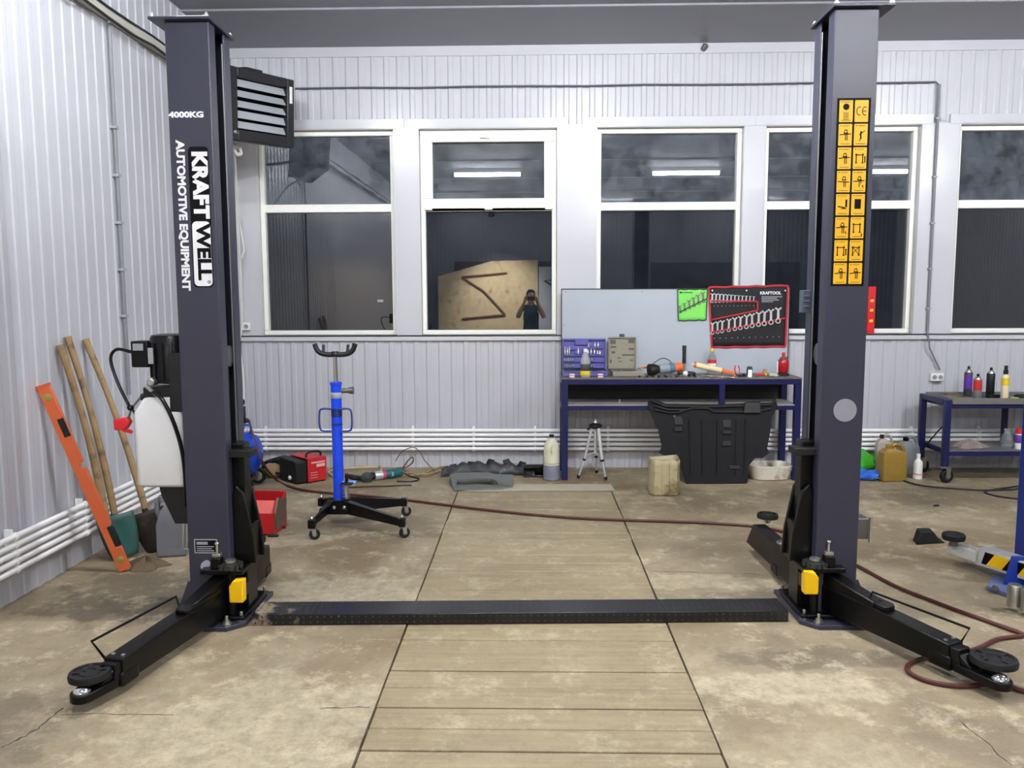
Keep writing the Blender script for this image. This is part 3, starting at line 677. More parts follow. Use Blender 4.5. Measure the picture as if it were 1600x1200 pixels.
# right column
y0 = COLS[1]['y0'] - .0012
c = pt(1320.5, 641, y0); mb = MB(); mb.lathe([(.054, 0), (.054, .001)], (c.x, y0 + .001, c.z), 40, (0, -1, 0)); mb.build('round_sticker', mat('grey sticker', (138, 138, 146), .5), cR, world=True)
zt_, zb_ = pt(1337, 153, y0).z, pt(1326, 447, y0).z; xs0, xs1 = 1.386, 1.537
mb = MB(); mb.box(xs0, xs1, y0 + .0003, y0 + .001, zb_, zt_); mb.build('warning_sticker', M_bk, cR, world=True)
M_sig = mat('yellow warning print', (226, 172, 20), .45)
rows = 8; mg = .006; ch = (zt_ - zb_ - mg * 2) / rows; cw = (xs1 - xs0 - mg * 2) / 2
def picto(mb, x, z, w, h, k):
    Y0, Y1 = y0 - .0009, y0 - .0003
    def B(a, b, c_, d_): mb.box(x + a * w, x + b * w, Y0, Y1, z + c_ * h, z + d_ * h)
    B(-.38, -.30, .40, .44); B(-.22, .3, .405, .425); B(-.35, .35, -.43, -.41)
    def bar(x0, z0, x1, z1, t=.05): mb.bar((x + x0 * w, (Y0 + Y1) / 2, z + z0 * h), (x + x1 * w, (Y0 + Y1) / 2, z + z1 * h), t * w, Y1 - Y0, (0, -1, 0))
    def disc(cx, cz, r): mb.lathe([(r * w, 0), (r * w, .0006)], (x + cx * w, Y1, z + cz * h), 10, (0, -1, 0))
    if k == 0:
        disc(0, .2, .24); [B(-.2, .2, -.1 - .07 * i, -.075 - .07 * i) for i in range(5)]
    elif k in (1, 3, 5, 6, 10, 14, 15):     # car on arms, lifted
        bar(-.42, .0, .42, .04 if k != 5 else -.03, .07); B(-.12, .2, .05, .1); bar(-.1, .1, -.02, .22); bar(.16, .1, .1, .22); B(-.05, .14, .2, .24)
        B(.0, .06, -.26, .02); B(.12, .18, -.26 if k != 6 else -.1, .02)
        if k in (6, 10): disc(.3, -.2, .05); bar(.26, -.22, .36, -.3)
    elif k == 2:
        disc(.02, .12, .07); bar(0, .08, .02, -.2, .1); bar(0, .05, .3, .18, .06); bar(-.1, -.02, .05, .08, .06); bar(0, -.2, -.1, -.28, .06)
    elif k in (4, 9, 11, 12, 13):           # the lift's two posts
        B(-.3, -.23, -.2, .22); B(.18, .25, -.2, .22); B(-.36, .3, .13, .17); B(-.34, -.18, -.24, -.2); B(.12, .3, -.24, -.2)
        if k == 13: bar(-.3, -.2, .22, .2, .04); bar(-.3, .2, .22, -.2, .04)
        elif k == 11: disc(.36, -.3, .05); bar(.3, -.33, .4, -.42, .06)
        elif k in (4, 12): disc(.38, .05, .06); B(.34, .42, -.22, .02)
    elif k == 7:
        bar(-.35, -.08, .2, -.14, .08); B(.2, .34, -.12, .24); B(-.1, .3, -.2, -.16)
    elif k == 8: B(-.26, .22, -.2, .26)
    if k == 9: pass
order = [[0, None], [1, 2], [3, 4], [5, 6], [7, 8], [10, 11], [12, 13], [14, 15]]
for r in range(rows):
    for q in range(2):
        x = xs0 + mg + cw * (q + .5); z = zt_ - mg - ch * (r + .5); w_, h_ = cw - .009, ch - .008
        mb = MB(); rrect(mb, x, z, w_, h_, .003, y0 - .0003, .0006); mb.mi(0)
        k = order[r][q]
        if k is not None: picto(mb, x, z, w_, h_, k)
        else:      # the CE mark
            for (cx, full) in ((-.16, 0), (.26, 1)):
                pts = [(x + w_ * (cx + .2 * math.cos(a)), y0 - .0008, z + w_ * .3 * math.sin(a)) for a in [PI * .35 + PI * 1.3 * i / 12 for i in range(13)]]
                for p_, q_ in zip(pts, pts[1:]): mb.bar(p_, q_, w_ * .055, .0004, (0, -1, 0))
                if full: mb.bar((x + w_ * .08, y0 - .0008, z), (x + w_ * .34, y0 - .0008, z), w_ * .055, .0004, (0, -1, 0))
        mb.mi(1); mb.build('warning_sign', [M_sig, M_bk], cR, world=True, smooth=False)
# lever box on the rear flange, bracket with bolts on the outer side of the right column
c = A(1257, 471, 4.05); mb = MB(); mb.box(c.x - .02, c.x + .025, 4.02, 4.07, c.z - .055, c.z + .055)
for k in range(3): mb.box(c.x - .014, c.x + .014, 4.014, 4.02, c.z - .03 + .025 * k, c.z - .02 + .025 * k)
mb.build('release_box', mat('release box grey', (80, 86, 98), .45), cR, world=True, bev=.004)
c0 = A(1346, 806, 3.98); c1 = A(1353, 838, 3.98)
mb = MB(); mb.box(1.562, c1.x - .008, 3.93, 4.02, c1.z, c0.z); mb.build('side_bracket', M_steel, cR, world=True, bev=.005)
mb = MB(); mb.cyl((c1.x - .004, 3.922, c1.z - .012), (c1.x - .004, 3.922, c0.z + .008), .0075, 10); mb.build('bolt', M_zinc, cR, world=True)
# ---------------------------------------------------------------- power unit on the left column
yM = 3.90
mb = MB(); mb.box(-1.72, -1.646, 3.8, 4.0, 1.02, 1.3); mb.box(-1.86, -1.70, 3.83, 3.97, 1.085, 1.135); pu = mb.build('power_unit', M_blkm, LIFT, world=True, bev=.004)
def psub(nm, mb, m, **k): return mb.build(nm, m, pu, world=True, **k)
a = A(228, 522, yM - .05); b = A(228, 600, yM - .05); mx = a.x + .098
mb = MB(); h = a.z - b.z
mb.lathe([(.06, 0), (.088, .004), (.096, .012), (.096, h - .02), (.088, h - .006), (.05, h)], (mx, yM, b.z), 28)
for k in range(14):
    t = 2 * PI * k / 14; mb.box(-.003, .003, .094, .102, .02, h - .04, Matrix.Translation((mx, yM, b.z)) @ Matrix.Rotation(t, 4, 'Z'))
psub('motor', mb, M_blk)
p = A(236, 556, yM - .1); mb = MB(); mb.box(p.x - .012, p.x + .012, yM - .106, yM - .1025, p.z - .038, p.z + .038); psub('motor_label', mb, M_ltgrey)
a = A(204, 533, yM - .04); b = A(230, 574, yM - .04)
mb = MB(); mb.box(a.x, b.x + .01, yM - .045, yM + .06, b.z, a.z); psub('control_box', mb, M_blk, bev=.006)
mb = MB(); mb.box(a.x + .012, a.x + .062, yM - .0475, yM - .0452, a.z - .045, a.z - .012); psub('control_label', mb, M_ltgrey)
# oil tank: a translucent white canister with shoulders
M_tank = mat('milky plastic tank', (220, 221, 221), .38, var=.03, spec=.45)
a = A(219, 612, yM); b = A(290, 756, yM)
mb = MB(); x0, x1 = a.x + .008, -1.668
def sec(z, i, j=0): return [(x0 + i, yM - .1 + j, z), (x1 - i * .3, yM - .1 + j, z), (x1 - i * .3, yM + .1 - j, z), (x0 + i, yM + .1 - j, z)]
rings = [[mb.bm.verts.new(v) for v in sec(z, i, j)] for z, i, j in ((b.z, .012, .012), (b.z + .02, 0, 0), (a.z - .09, 0, 0), (a.z - .03, .035, .02), (a.z, .06, .05))]
for r1, r2 in zip(rings, rings[1:]):
    for k in range(4): mb.bm.faces.new((r1[k], r1[(k + 1) % 4], r2[(k + 1) % 4], r2[k]))
mb.bm.faces.new(rings[0][::-1]); mb.bm.faces.new(rings[-1]); psub('oil_tank', mb, M_tank, bev=.018, seg=3)
tz0, tz1 = b.z, a.z
mb = MB(); mb.lathe([(.022, 0), (.024, .02), (.018, .03)], (x0 + .035, yM - .04, tz1 - .035), 14); psub('tank_cap', mb, M_blkm)
mb = MB(); mb.box(-1.83, -1.70, 3.84, 3.96, tz1 + .002, 1.084); mb.lathe([(.02, -.02), (.02, .05)], (-1.80, 3.83, tz1 + .06), 10, (0, -1, 0)); psub('pump_block', mb, M_zinc, bev=.006)
mb = MB(); mb.tube(smooth_path([A(205, 550, yM), A(182, 546, yM), A(173, 562, yM), A(184, 598, yM - .02), A(201, 633, yM - .05)], 7), .008, 8); psub('control_cable', mb, M_blk)
mb = MB(); mb.lathe([(.012, -.012), (.018, 0), (.012, .012)], A(204, 637, yM - .05), 12); psub('cable_knot', mb, M_blk)
mb = MB(); mb.tube([A(231, 608, yM - .04), A(206, 637, yM - .05), A(199, 658, yM - .05)], .0055, 8); psub('release_rod', mb, M_steel)
mb = MB(); mb.tube([A(205, 637, yM - .05), A(212, 648, yM - .05)], .006, 8); psub('cable_tail', mb, M_blk)
M_redp = mat('red plastic', (206, 32, 40), .4)
c = A(187, 664, yM - .05); mb = MB(); mb.prism([A(176, 656, yM - .07), A(197, 652, yM - .07), A(202, 660, yM - .07), A(196, 671, yM - .07), A(178, 673, yM - .07)], (0, .04, 0)); psub('release_lever', mb, M_redp, bev=.006)
mb = MB(); mb.prism([A(192, 668, yM - .06), A(208, 673, yM - .06), A(206, 678, yM - .06), A(190, 674, yM - .06)], (0, .004, 0)); psub('lever_tag', mb, M_redp)
mb = MB(); mb.tube(smooth_path([A(237, 612, yM - .1), A(252, 622, yM - .13), A(268, 652, yM - .13), A(281, 690, yM - .12), A(288, 730, yM - .11), A(291, 790, yM - .06)], 6), .0095, 10); psub('hydraulic_hose', mb, M_blk)
mb = MB(); mb.tube([A(228, 603, yM - .08), A(246, 618, yM - .115)], .011, 10); psub('hose_fitting', mb, M_zinc)
a = A(254, 757, yM); b = A(290, 815, yM)
mb = MB(); mb.prism([(a.x, yM - .04, a.z), (-1.646, yM - .04, a.z), (-1.646, yM - .04, b.z), (a.x + .07, yM - .04, b.z), (a.x + .01, yM - .04, a.z - .05)], (0, .09, 0)); psub('lower_bracket', mb, M_blkm, bev=.004)
mb = MB(); mb.tube([A(287, 815, yM), A(287, 857, yM), A(296, 858, yM)], .006, 8); mb.tube([A(293, 815, yM), A(293, 857, yM)], .006, 8); psub('steel_pipe', mb, M_zinc)
# ================================================================ workbench and what stands on it
BY0, BY1 = 6.86, 7.30
bx0, bx1 = A(877.5, 600, BY0).x, A(1253, 600, BY0).x
zt = A(1000, 590.5, BY0).z; zs = A(1000, 632.5, BY0).z
t = .055
root = thing('workbench', 'navy blue steel workbench with a cluttered top under the third window', 'workbench', ((bx0 + bx1) / 2, (BY0 + BY1) / 2, 0))
M_top = mat('worn bench top', (104, 96, 88), .5, var=.3, scale=14, dirt=(50, 46, 42), dscale=9)
mb = MB(); mb.box(bx0, bx1, BY0 - .004, BY1, zt - .012, zt); mb.build('bench_top', M_top, root, world=True, bev=.002)
def rails(z0, z1, nm):
    mb = MB(); mb.box(bx0, bx1, BY0, BY0 + .035, z0, z1); mb.box(bx0, bx1, BY1 - .035, BY1, z0, z1)
    mb.box(bx0, bx0 + .035, BY0 + .035, BY1 - .035, z0, z1); mb.box(bx1 - .035, bx1, BY0 + .035, BY1 - .035, z0, z1)
    mb.build(nm, M_navy, root, world=True, bev=.003)
rails(zt - .058, zt - .0125, 'top_rail'); rails(zs - .045, zs - .008, 'shelf_rail')
mb = MB(); mb.box(bx0 + .036, bx1 - .036, BY0 + .005, BY1 - .005, zs - .0078, zs); mb.build('shelf', mat('bare shelf board', (150, 146, 140), .5, var=.15), root, world=True)
for x, y in ((bx0, BY0), (bx1 - t, BY0), (bx0, BY1 - t), (bx1 - t, BY1 - t)):
    mb = MB(); mb.box(x + .002, x + t, y - .002, y + t, 0, zt - .0585); mb.build('leg', M_navy, root, world=True, bev=.003)
xm = A(1129, 600, BY0).x
mb = MB(); mb.box(xm - .024, xm + .024, BY0 + .002, BY0 + .04, zs, zt - .0585); mb.build('post', M_navy, root, world=True, bev=.003)
mb = MB(); mb.box(bx0 + .05, bx1 - .05, BY1 - .02, BY1 - .008, zs + .002, zt - .06); mb.build('back_panel', mat('dark bench back', (42, 41, 42), .7, var=.2), root, world=True)
# back board
x0, x1 = A(878, 500, BY1).x, A(1231, 500, BY1).x; zb = A(1000, 452, BY1).z
root = thing('tool_board', 'pale grey panel standing upright along the back of the workbench', 'panel', ((x0 + x1) / 2, BY1, zt))
mb = MB(); mb.box(x0, x1, BY1 - .016, BY1 + .002, zt + .001, zb); mb.build('panel', mat('pale panel', (168, 176, 184), .4, var=.05, scale=5), root, world=True)
mb = MB(); mb.box(x0 - .006, x0, BY1 - .02, BY1 + .004, zt + .001, zb + .008); mb.box(x1, x1 + .006, BY1 - .02, BY1 + .004, zt + .001, zb + .008); mb.box(x0, x1, BY1 - .02, BY1 + .004, zb, zb + .008); mb.build('edging', M_blkm, root, world=True)
for px, py in ((881, 508), (1004, 456), (884, 456)):
    c = A(px, py, BY1 - .016); mb = MB(); mb.lathe([(.006, 0), (.004, .004)], c, 8, (0, -1, 0)); mb.build('screw', M_steel, root, world=True)
YP = BY1 - .0165                        # face of the board
M_wrn = mat('wrench steel', (196, 196, 196), .35, metal=.35, var=.1)
# wrench shape
def wrench(mb, c, L, a, w, y, t=.006):
    """combination wrench: ring end down, open jaw up, in the XZ plane"""
    Rm = Matrix.Translation((c.x, y, c.z)) @ Matrix.Rotation(-a, 4, 'Y')
    pts = [(-w * .28, 0), (w * .28, 0), (w * .26, L * .78), (w * .75, L * .88), (w * .72, L * .97), (w * .32, L), (w * .3, L * .92), (0, L * .87), (-w * .3, L * .92), (-w * .42, L), (-w * .78, L * .95), (-w * .75, L * .86), (-w * .26, L * .78)]
    mb.prism([(x, 0, z) for x, z in pts], (0, -t, 0), Rm)
    mb.torus(Rm @ Vector((0, -t / 2, -w * .35)), w * .5, w * .16, 14, 6, 'y')
# red-edged tool roll
q = [A(1107, 449, YP), A(1231, 446, YP), A(1227, 541, YP), A(1112, 542.5, YP)]
root = thing('tool_roll', 'black tool roll with red edging and two rows of wrenches on the pale panel', 'tool roll', (q[0] + q[1]) / 2)
yf = YP - .003
M_cloth = mat('black canvas', (24, 24, 27), .75, var=.25, scale=40, bump=.3); M_edge = mat('red binding', (176, 28, 42), .6, var=.08, scale=40)
mb = MB()
def bil(u, v, yy): return (q[0] * (1 - u) * (1 - v) + q[1] * u * (1 - v) + q[2] * u * v + q[3] * (1 - u) * v) + Vector((0, yy - YP, 0))
mb.grid(lambda u, v: bil(u, v, yf - .006 * abs(math.sin(v * 5 + u * 3))), 14, 10); mb.build('canvas', M_cloth, root, world=True, thick=.003)
def strip(pts, nm, m=M_edge, w=.017, yy=-.009):
    mb = MB()
    for a, b in zip(pts, pts[1:]): mb.bar(a + Vector((0, yy, 0)), b + Vector((0, yy, 0)), w, .005, (0, -1, 0))
    return mb.build(nm, m, root, world=True, bev=.0015)
wob = lambda a, b, n=10: [a.lerp(b, k / n) + Vector((0, 0, .004 * math.sin(k * 2.4))) for k in range(n + 1)]
strip(wob(q[0], q[1]), 'top_binding'); strip([q[1], q[2]], 'side_binding'); strip(wob(q[3], q[2]), 'bottom_binding'); strip([q[0], q[3]], 'side_binding')
strip([A(1110, 470.5, YP), A(1183, 471, YP), A(1183, 485, YP), A(1112, 499.5, YP)], 'upper_pocket_binding', w=.014, yy=-.016)
strip([A(1111, 519, YP), A(1226, 497, YP)], 'lower_pocket_binding', w=.014, yy=-.016)
for k in range(11):
    c = A(1115.5 + 6.2 * k, 478 - .05 * k, YP - .011); mb = MB(); mb.lathe([(.0028, 0), (.002, .003)], c, 8, (0, -1, 0)); mb.build('rivet', M_white, root, world=True)
for k in range(12):
    c = A(1116 + 9.2 * k, 528.5 - .2 * k, YP - .011); mb = MB(); mb.lathe([(.0034, 0), (.0024, .003)], c, 8, (0, -1, 0)); mb.build('rivet', M_white, root, world=True)
for px in (1113, 1166.5, 1227):
    c = A(px, 454, YP - .013); mb = MB(); mb.lathe([(.007, 0), (.007, .002), (.003, .003)], c, 10, (0, -1, 0)); mb.build('eyelet', M_white, root, world=True)
c = A(1204, 458, YP - .012); text('logo_lettering', 'KRAFTOOL', .036, M_wht, root, face_front(c.x, c.y, c.z, 0), bold=.0012)
mb = MB()
for k, (w0, w1) in enumerate(((1190, 1222), (1190, 1214), (1190, 1217), (1190, 1208))):
    a, b = A(w0, 463 + 2.6 * k, YP - .011), A(w1, 464.2 + 2.6 * k, YP - .011); mb.box(a.x, b.x, a.y - .0006, a.y, b.z, a.z)
mb.build('printed_text', M_ltgrey, root, world=True)
for k in range(12):
    c = A(1112.5 + 5.9 * k, 469, YP - .012); L = .062 - .0025 * k; mb = MB(); wrench(mb, c, L, -.05, .026 - .0011 * k, YP - .0118, .004)
    solo('combination_wrench', mb, M_wrn, 'chrome combination wrench in the short upper row of the tool roll', 'wrench', tuple(c), world=True, group='wrenches in the upper row of the roll', bev=.0008)
for k in range(12):
    px = (1113, 1121, 1128, 1138.5, 1148, 1156.5, 1166, 1175, 1185, 1194, 1204.5, 1215.5)[k]
    c = A(px, 519 - (px - 1111) * .191, YP - .012); L = .085 + .002 * k; mb = MB(); wrench(mb, c, L, .03 * math.sin(k * 2), .026 + .0012 * k, YP - .0118, .005)
    solo('combination_wrench', mb, M_wrn, 'chrome combination wrench in the long lower row of the tool roll', 'wrench', tuple(c), world=True, group='wrenches in the lower row of the roll', bev=.0008)
# green pouch
q = [A(1058.5, 452.5, YP), A(1105, 452, YP), A(1103, 500, YP), A(1059.5, 501, YP)]
root = thing('wrench_pouch', 'lime green wrench pouch with dark edging pinned to the pale panel', 'tool pouch', (q[0] + q[1]) / 2)
M_lime = mat('lime cloth', (122, 214, 92), .6, var=.06, scale=20, bump=.2); M_dg = mat('dark green edging', (28, 62, 50), .6)
mb = MB(); mb.grid(lambda u, v: bil(u, v, yf - .005 * abs(math.sin(v * 4 + u * 4))), 10, 8); mb.build('cloth', M_lime, root, world=True, thick=.003)
strip(wob(q[0], q[1], 8), 'edging', M_dg, .008); strip([q[1], q[2]], 'edging', M_dg, .008); strip(wob(q[3], q[2], 8), 'edging', M_dg, .008); strip([q[0], q[3]], 'edging', M_dg, .008)
strip([A(1060.5, 488, YP), A(1104, 466.5, YP)], 'pocket_edge', M_dg, .009, -.013)
mb = MB(); a, b = A(1062, 456, YP - .0095), A(1082, 458, YP - .0095); mb.box(a.x, a.x + .02, a.y - .001, a.y, b.z - .002, a.z + .002); mb.box(a.x + .024, b.x, a.y - .001, a.y, b.z + .002, a.z - .002); mb.build('printed_text', M_dg, root, world=True)
for k in range(6):
    px = 1063 + 7.2 * k; c = A(px, 487 - (px - 1060.5) * .494, YP - .012); mb = MB(); wrench(mb, c, .048 + .004 * k, .12, .022 + .0012 * k, YP - .0125, .004)
    solo('open_wrench', mb, M_steel, 'dark steel wrench tucked in the lime green pouch', 'wrench', tuple(c), world=True, group='wrenches in the green pouch', bev=.0008)
# ---------------------------------------------------------------- on the bench top
def bt(px, Y, dz=0): return Vector((A(px, 585, Y).x, Y, zt + .0005 + dz))
PXM = 7.15 / FPX
M_case = mat('blue case plastic', (92, 90, 158), .5, var=.08); M_beige = mat('olive beige plastic', (138, 134, 118), .55, var=.08)
# blue socket case: base lies open, lid tray leans on the panel
c = bt(912.5, 7.175)
root = thing('socket_case', 'blue socket set case standing open at the left end of the bench', 'tool case', c)
W, H = .385, .315
mb = MB(); mb.box(-W / 2, W / 2, -.2, .0, 0, .03); mb.box(-W / 2, W / 2, -.2, -.185, .03, .045); mb.box(-W / 2, -W / 2 + .012, -.185, 0, .03, .045); mb.box(W / 2 - .012, W / 2, -.185, 0, .03, .045); mb.build('case_base', M_case, root, bev=.006)
mb = MB(); mb.box(-W / 2, W / 2, .035, .06, .046, H)
mb.box(-W / 2, W / 2, .012, .035, H - .014, H); mb.box(-W / 2, -W / 2 + .012, .012, .035, .046, H - .014); mb.box(W / 2 - .012, W / 2, .012, .035, .046, H - .014)
mb.box(-.08, .04, .005, .03, H - .055, H - .004); mb.box(-.17, .05, .018, .035, H - .1, H - .06); mb.box(.03, .17, .018, .035, H - .09, H - .078); mb.box(-.08, -.02, .01, .035, .18, H - .1)
for z in (.172, .118, .066): mb.box(-W / 2 + .012, W / 2 - .012, .016, .035, z - .012, z)
mb.build('case_lid', M_case, root, bev=.004)
mb = MB(); mb.box(W / 2 - .09, W / 2 - .02, -.215, -.201, 0, .03); mb.build('latch', M_case, root, bev=.004)
M_sock = mat('chrome vanadium', (205, 205, 210), .25, metal=.75)
def sk(x, z, r, h, lab, g):
    mb = MB(); mb.lathe([(r * .9, 0), (r, .003), (r, h * .45), (r * .85, h * .5), (r * .85, h)], (0, 0, 0), 10)
    solo('socket', mb, M_sock, lab, 'socket', (c.x + x, c.y + .0145, c.z + z), group=g)
for x, h in ((-.168, .075), (-.147, .066), (-.128, .075), (-.05, .07), (.035, .05), (.062, .055), (.092, .055), (.118, .045), (.14, .042)): sk(x, .1725, .0085, h, 'long chrome socket in the upper half of the blue case', 'long sockets in the blue case')
for x, z in ((.04, .238), (.095, .238), (.124, .238)): sk(x, z, .0075, .05, 'chrome socket in the top corner of the blue case', 'top corner sockets in the blue case')
for k in range(8): sk(-.17 + .0185 * k if k < 5 else .02 + .026 * (k - 5), .1185, .0095, .028, 'short chrome socket in the middle row of the blue case', 'middle row sockets in the blue case')
for k in range(10): sk(-.17 + .017 * k if k < 6 else .02 + .022 * (k - 6), .0665, .0075, .022, 'small chrome socket in the bottom row of the blue case', 'bottom row sockets in the blue case')
def bottle(name, loc, prof, body, label, cat, cap=None, capm=None, lab=None, labm=None, n=20, sx=1, sy=1, rot=0, group=None, capn='cap'):
    r = thing(name, label, cat, loc, rot, group)
    mb = MB(); mb.lathe(prof, n=n, sx=sx, sy=sy); mb.build('bottle_body', body, r)
    if cap: mb = MB(); mb.lathe(cap, n=n); mb.build(capn, capm, r)
    if lab:
        for z0, z1, rr, m in lab: mb = MB(); mb.lathe([(rr, z0), (rr + .0008, z0 + .001), (rr + .0008, z1 - .001), (rr, z1)], n=n, sx=sx, sy=sy); mb.build('paper_label', m, r)
    return r
M_oilg = mat('silver grey plastic', (150, 152, 158), .4); M_lab_y = mat('yellow label', (216, 190, 40), .45)
bottle('oil_bottle', bt(914.5, 6.935), [(.04, 0), (.043, .005), (.043, .13), (.04, .15), (.02, .2), (.016, .215)], M_oilg, 'grey oil bottle with dark and yellow label before the blue case', 'bottle', [(.017, .2155), (.017, .24), (.012, .243)], M_white, [(.055, .115, .0435, M_dkgrey), (.015, .053, .0435, M_lab_y)], sy=.7)
for px, lab in ((894, 'white and red paper box at the left end of the bench'), (938, 'white and red paper box by the beige case')):
    r = thing('paper_box', lab, 'box', bt(px, 6.915)); mb = MB(); mb.box(-.022, .022, -.015, .015, 0, .03); mb.build('carton', M_white, r, bev=.002)
    mb = MB(); mb.box(-.0224, .0224, -.0155, .0155, .012, .02); mb.build('printed_band', M_redp if px > 900 else mat('orange print', (206, 96, 40), .5), r)
# beige empty case
c = bt(972, 7.16)
root = thing('empty_case', 'beige empty moulded case with its lid raised beside the blue case', 'tool case', c)
W, H = .245, .33
mb = MB(); mb.box(-W / 2 + .02, W / 2 + .05, -.2, 0, 0, .045); mb.build('case_base', M_beige, root, bev=.006)
for x0_, x1_, y_ in ((-.06, .10, -.14), (-.09, -.03, -.09), (.0, .12, -.06)): mb = MB(); mb.box(x0_, x1_, y_ - .02, y_ + .02, .0452, .047); mb.build('recess_shade', M_dkgrey, root)  # recess shade put in as thin dark plates on the base
mb = MB(); mb.box(-W / 2, W / 2, .03, .058, .046, H); mb.box(-W / 2, W / 2, .015, .03, H - .012, H); mb.box(-W / 2, -W / 2 + .01, .015, .03, .046, H - .012); mb.box(W / 2 - .01, W / 2, .015, .03, .046, H - .012); mb.build('case_lid', M_beige, root, bev=.005)
mb = MB(); mb.box(-.022, .022, .03, .06, H + .0005, H + .026); mb.build('case_handle', M_dkgrey, root, bev=.004)
for (x0_, x1_, z0_, z1_) in ((-.105, -.055, .27, .305), (.055, .11, .275, .31), (-.1, -.05, .235, .25), (.06, .105, .215, .232), (-.09, -.06, .185, .205), (0, .11, .165, .178), (-.04, -.01, .14, .15), (-.105, -.09, .1, .13), (.07, .1, .12, .13), (-.03, .0, .11, .118)): mb = MB(); mb.box(x0_, x1_, .0288, .0298, z0_, z1_); mb.build('recess_shade', mat('beige recess', (84, 82, 72), .6), root)  # shade of the moulded hollows set as darker plates on the lid
# polisher lying on the bench
M_gry2 = mat('tool grey', (138, 146, 152), .45); M_org = mat('orange plastic', (220, 104, 60), .45); M_teal2 = mat('blue grey band', (70, 110, 140), .5)
a = bt(1014, 6.98, .055); b = bt(1064, 7.06, .075)
root = thing('polisher', 'grey electric polisher with black head lying on the bench', 'power tool', bt(1038, 7.02)); ax = (b - a).normalized(); L = (b - a).length
mb = MB(); mb.lathe([(.052, 0), (.054, .012), (.05, .05), (.036, .085), (.03, .09)], a, 20, ax); mb.build('tool_head', M_blkm, root, world=True)
mb = MB(); mb.lathe([(.034, .0905), (.042, .1), (.042, L * .6)], a, 20, ax); mb.build('tool_body', M_gry2, root, world=True)
mb = MB(); mb.lathe([(.043, L * .6 + .0005), (.044, L * .6 + .01), (.044, L * .74), (.042, L * .76)], a, 20, ax); mb.build('blue_band', M_teal2, root, world=True)
mb = MB(); mb.lathe([(.04, L * .76 + .0005), (.042, L * .78), (.036, L), (.02, L + .01)], a, 20, ax); mb.build('orange_end', M_org, root, world=True)
mb = MB(); mb.tube(smooth_path([A(1052, 570, 7.05), A(1044, 562, 7.1), A(1034, 560, 7.12), A(1022, 567, 7.12), A(1012, 574, 7.12), A(995, 576, 7.12)], 5), .0035, 6); mb.build('cord', M_blkm, root, world=True)
mb = MB(); mb.tube([A(1001, 575, 7.115), A(1012, 572, 7.125)], .007, 8); mb.build('cord_grip', M_org, root, world=True)
c = bt(1068.5, 7.12)
root = thing('hammer', 'hammer with black grip standing on its head on the bench', 'hammer', c)
mb = MB(); mb.lathe([(.014, -.055), (.018, -.05), (.018, -.02), (.013, -.015), (.013, .015), (.016, .02), (.016, .045), (.01, .055)], (0, 0, .019), 14, (1, 0, .0)); mb.build('head', M_steel, root)
mb = MB(); mb.cyl((0, 0, .034), (0, 0, .1), .011, 12); mb.build('neck', M_mdf, root)
mb = MB(); mb.lathe([(.012, .1), (.017, .105), (.015, .16), (.018, .25), (.015, .258)], n=14); mb.build('grip', M_blkm, root)
mb = MB(); mb.ball((0, 0, .024), .024, (1, .9, 1), 16); solo('tape_roll', mb, M_white, 'white ball of tape on the bench right of the polisher', 'tape', bt(1071, 6.98))
mb = MB(); mb.torus((0, 0, .02), .026, .0195, 20, 8, 'z'); solo('tape_roll', mb, M_blkm, 'black roll of tape on the bench right of the white tape', 'tape', bt(1079, 7.0))
# PET bottle with yellow cap
M_pet = mat('clear bottle plastic', (214, 220, 224), .15, trans=.85, ior=1.15)
bottle('plastic_bottle', bt(1112, 7.22), [(.034, 0), (.037, .006), (.037, .13), (.034, .15), (.016, .185), (.013, .2)], M_pet, 'clear plastic bottle with yellow cap and red label on the bench', 'bottle', [(.016, .2005), (.016, .225), (.013, .227)], mat('yellow cap', (236, 190, 60), .4), [(.06, .095, .0375, M_white), (.0955, .125, .0375, M_redp)])
# sealant gun
a, b = bt(1085, 7.0, .1), bt(1127, 6.98, .05)
ax = (b - a).normalized(); L = (b - a).length
root = thing('sealant_gun', 'orange sealant gun with a cream cartridge lying across the bench', 'sealant gun', bt(1110, 6.98))
mb = MB(); mb.lathe([(.006, -.03), (.009, 0), (.024, .008), (.024, L)], a, 16, ax); mb.build('cartridge', mat('cream cartridge', (224, 206, 160), .5, var=.06), root, world=True)
mb = MB(); mb.lathe([(.0245, -.001), (.0255, 0), (.0255, .012), (.0245, .014)], a, 16, ax); mb.build('cartridge_cap', M_org, root, world=True)
e = bt(1146, 6.96, .03)
mb = MB(); mb.lathe([(.026, .0), (.026, .016), (.012, .024)], b, 16, ax); mb.bar(b + ax * .02, e, .03, .028); mb.prism([e + Vector((-.03, -.008, .0)), e + Vector((.0, -.008, .004)), e + Vector((.028, -.008, -.028)), e + Vector((.008, -.008, -.028))], (0, .016, 0)); mb.build('gun_frame', M_org, root, world=True, bev=.004)
mb = MB(); mb.cyl(e, bt(1160, 6.955, .014), .004, 8); mb.build('plunger_rod', M_steel, root, world=True)
a, b = A(1096, 583.5, 6.86), A(1150, 596, 6.80); a.z = max(a.z, zt + .03); b.z = a.z - .03
a = bt(1096, 6.93, .012); b = bt(1150, 6.82, .004)
mb = MB(); N = 60; d = b - a
mb.tube([a + d * (k / N) + Vector((0, .0016 * math.sin(k * 1.9), .0016 * math.cos(k * 1.9))) for k in range(N + 1)], .0055, 8); solo('drill_bit', mb, M_zinc, 'long steel drill bit jutting over the front edge of the bench', 'drill bit', tuple(a), world=True)
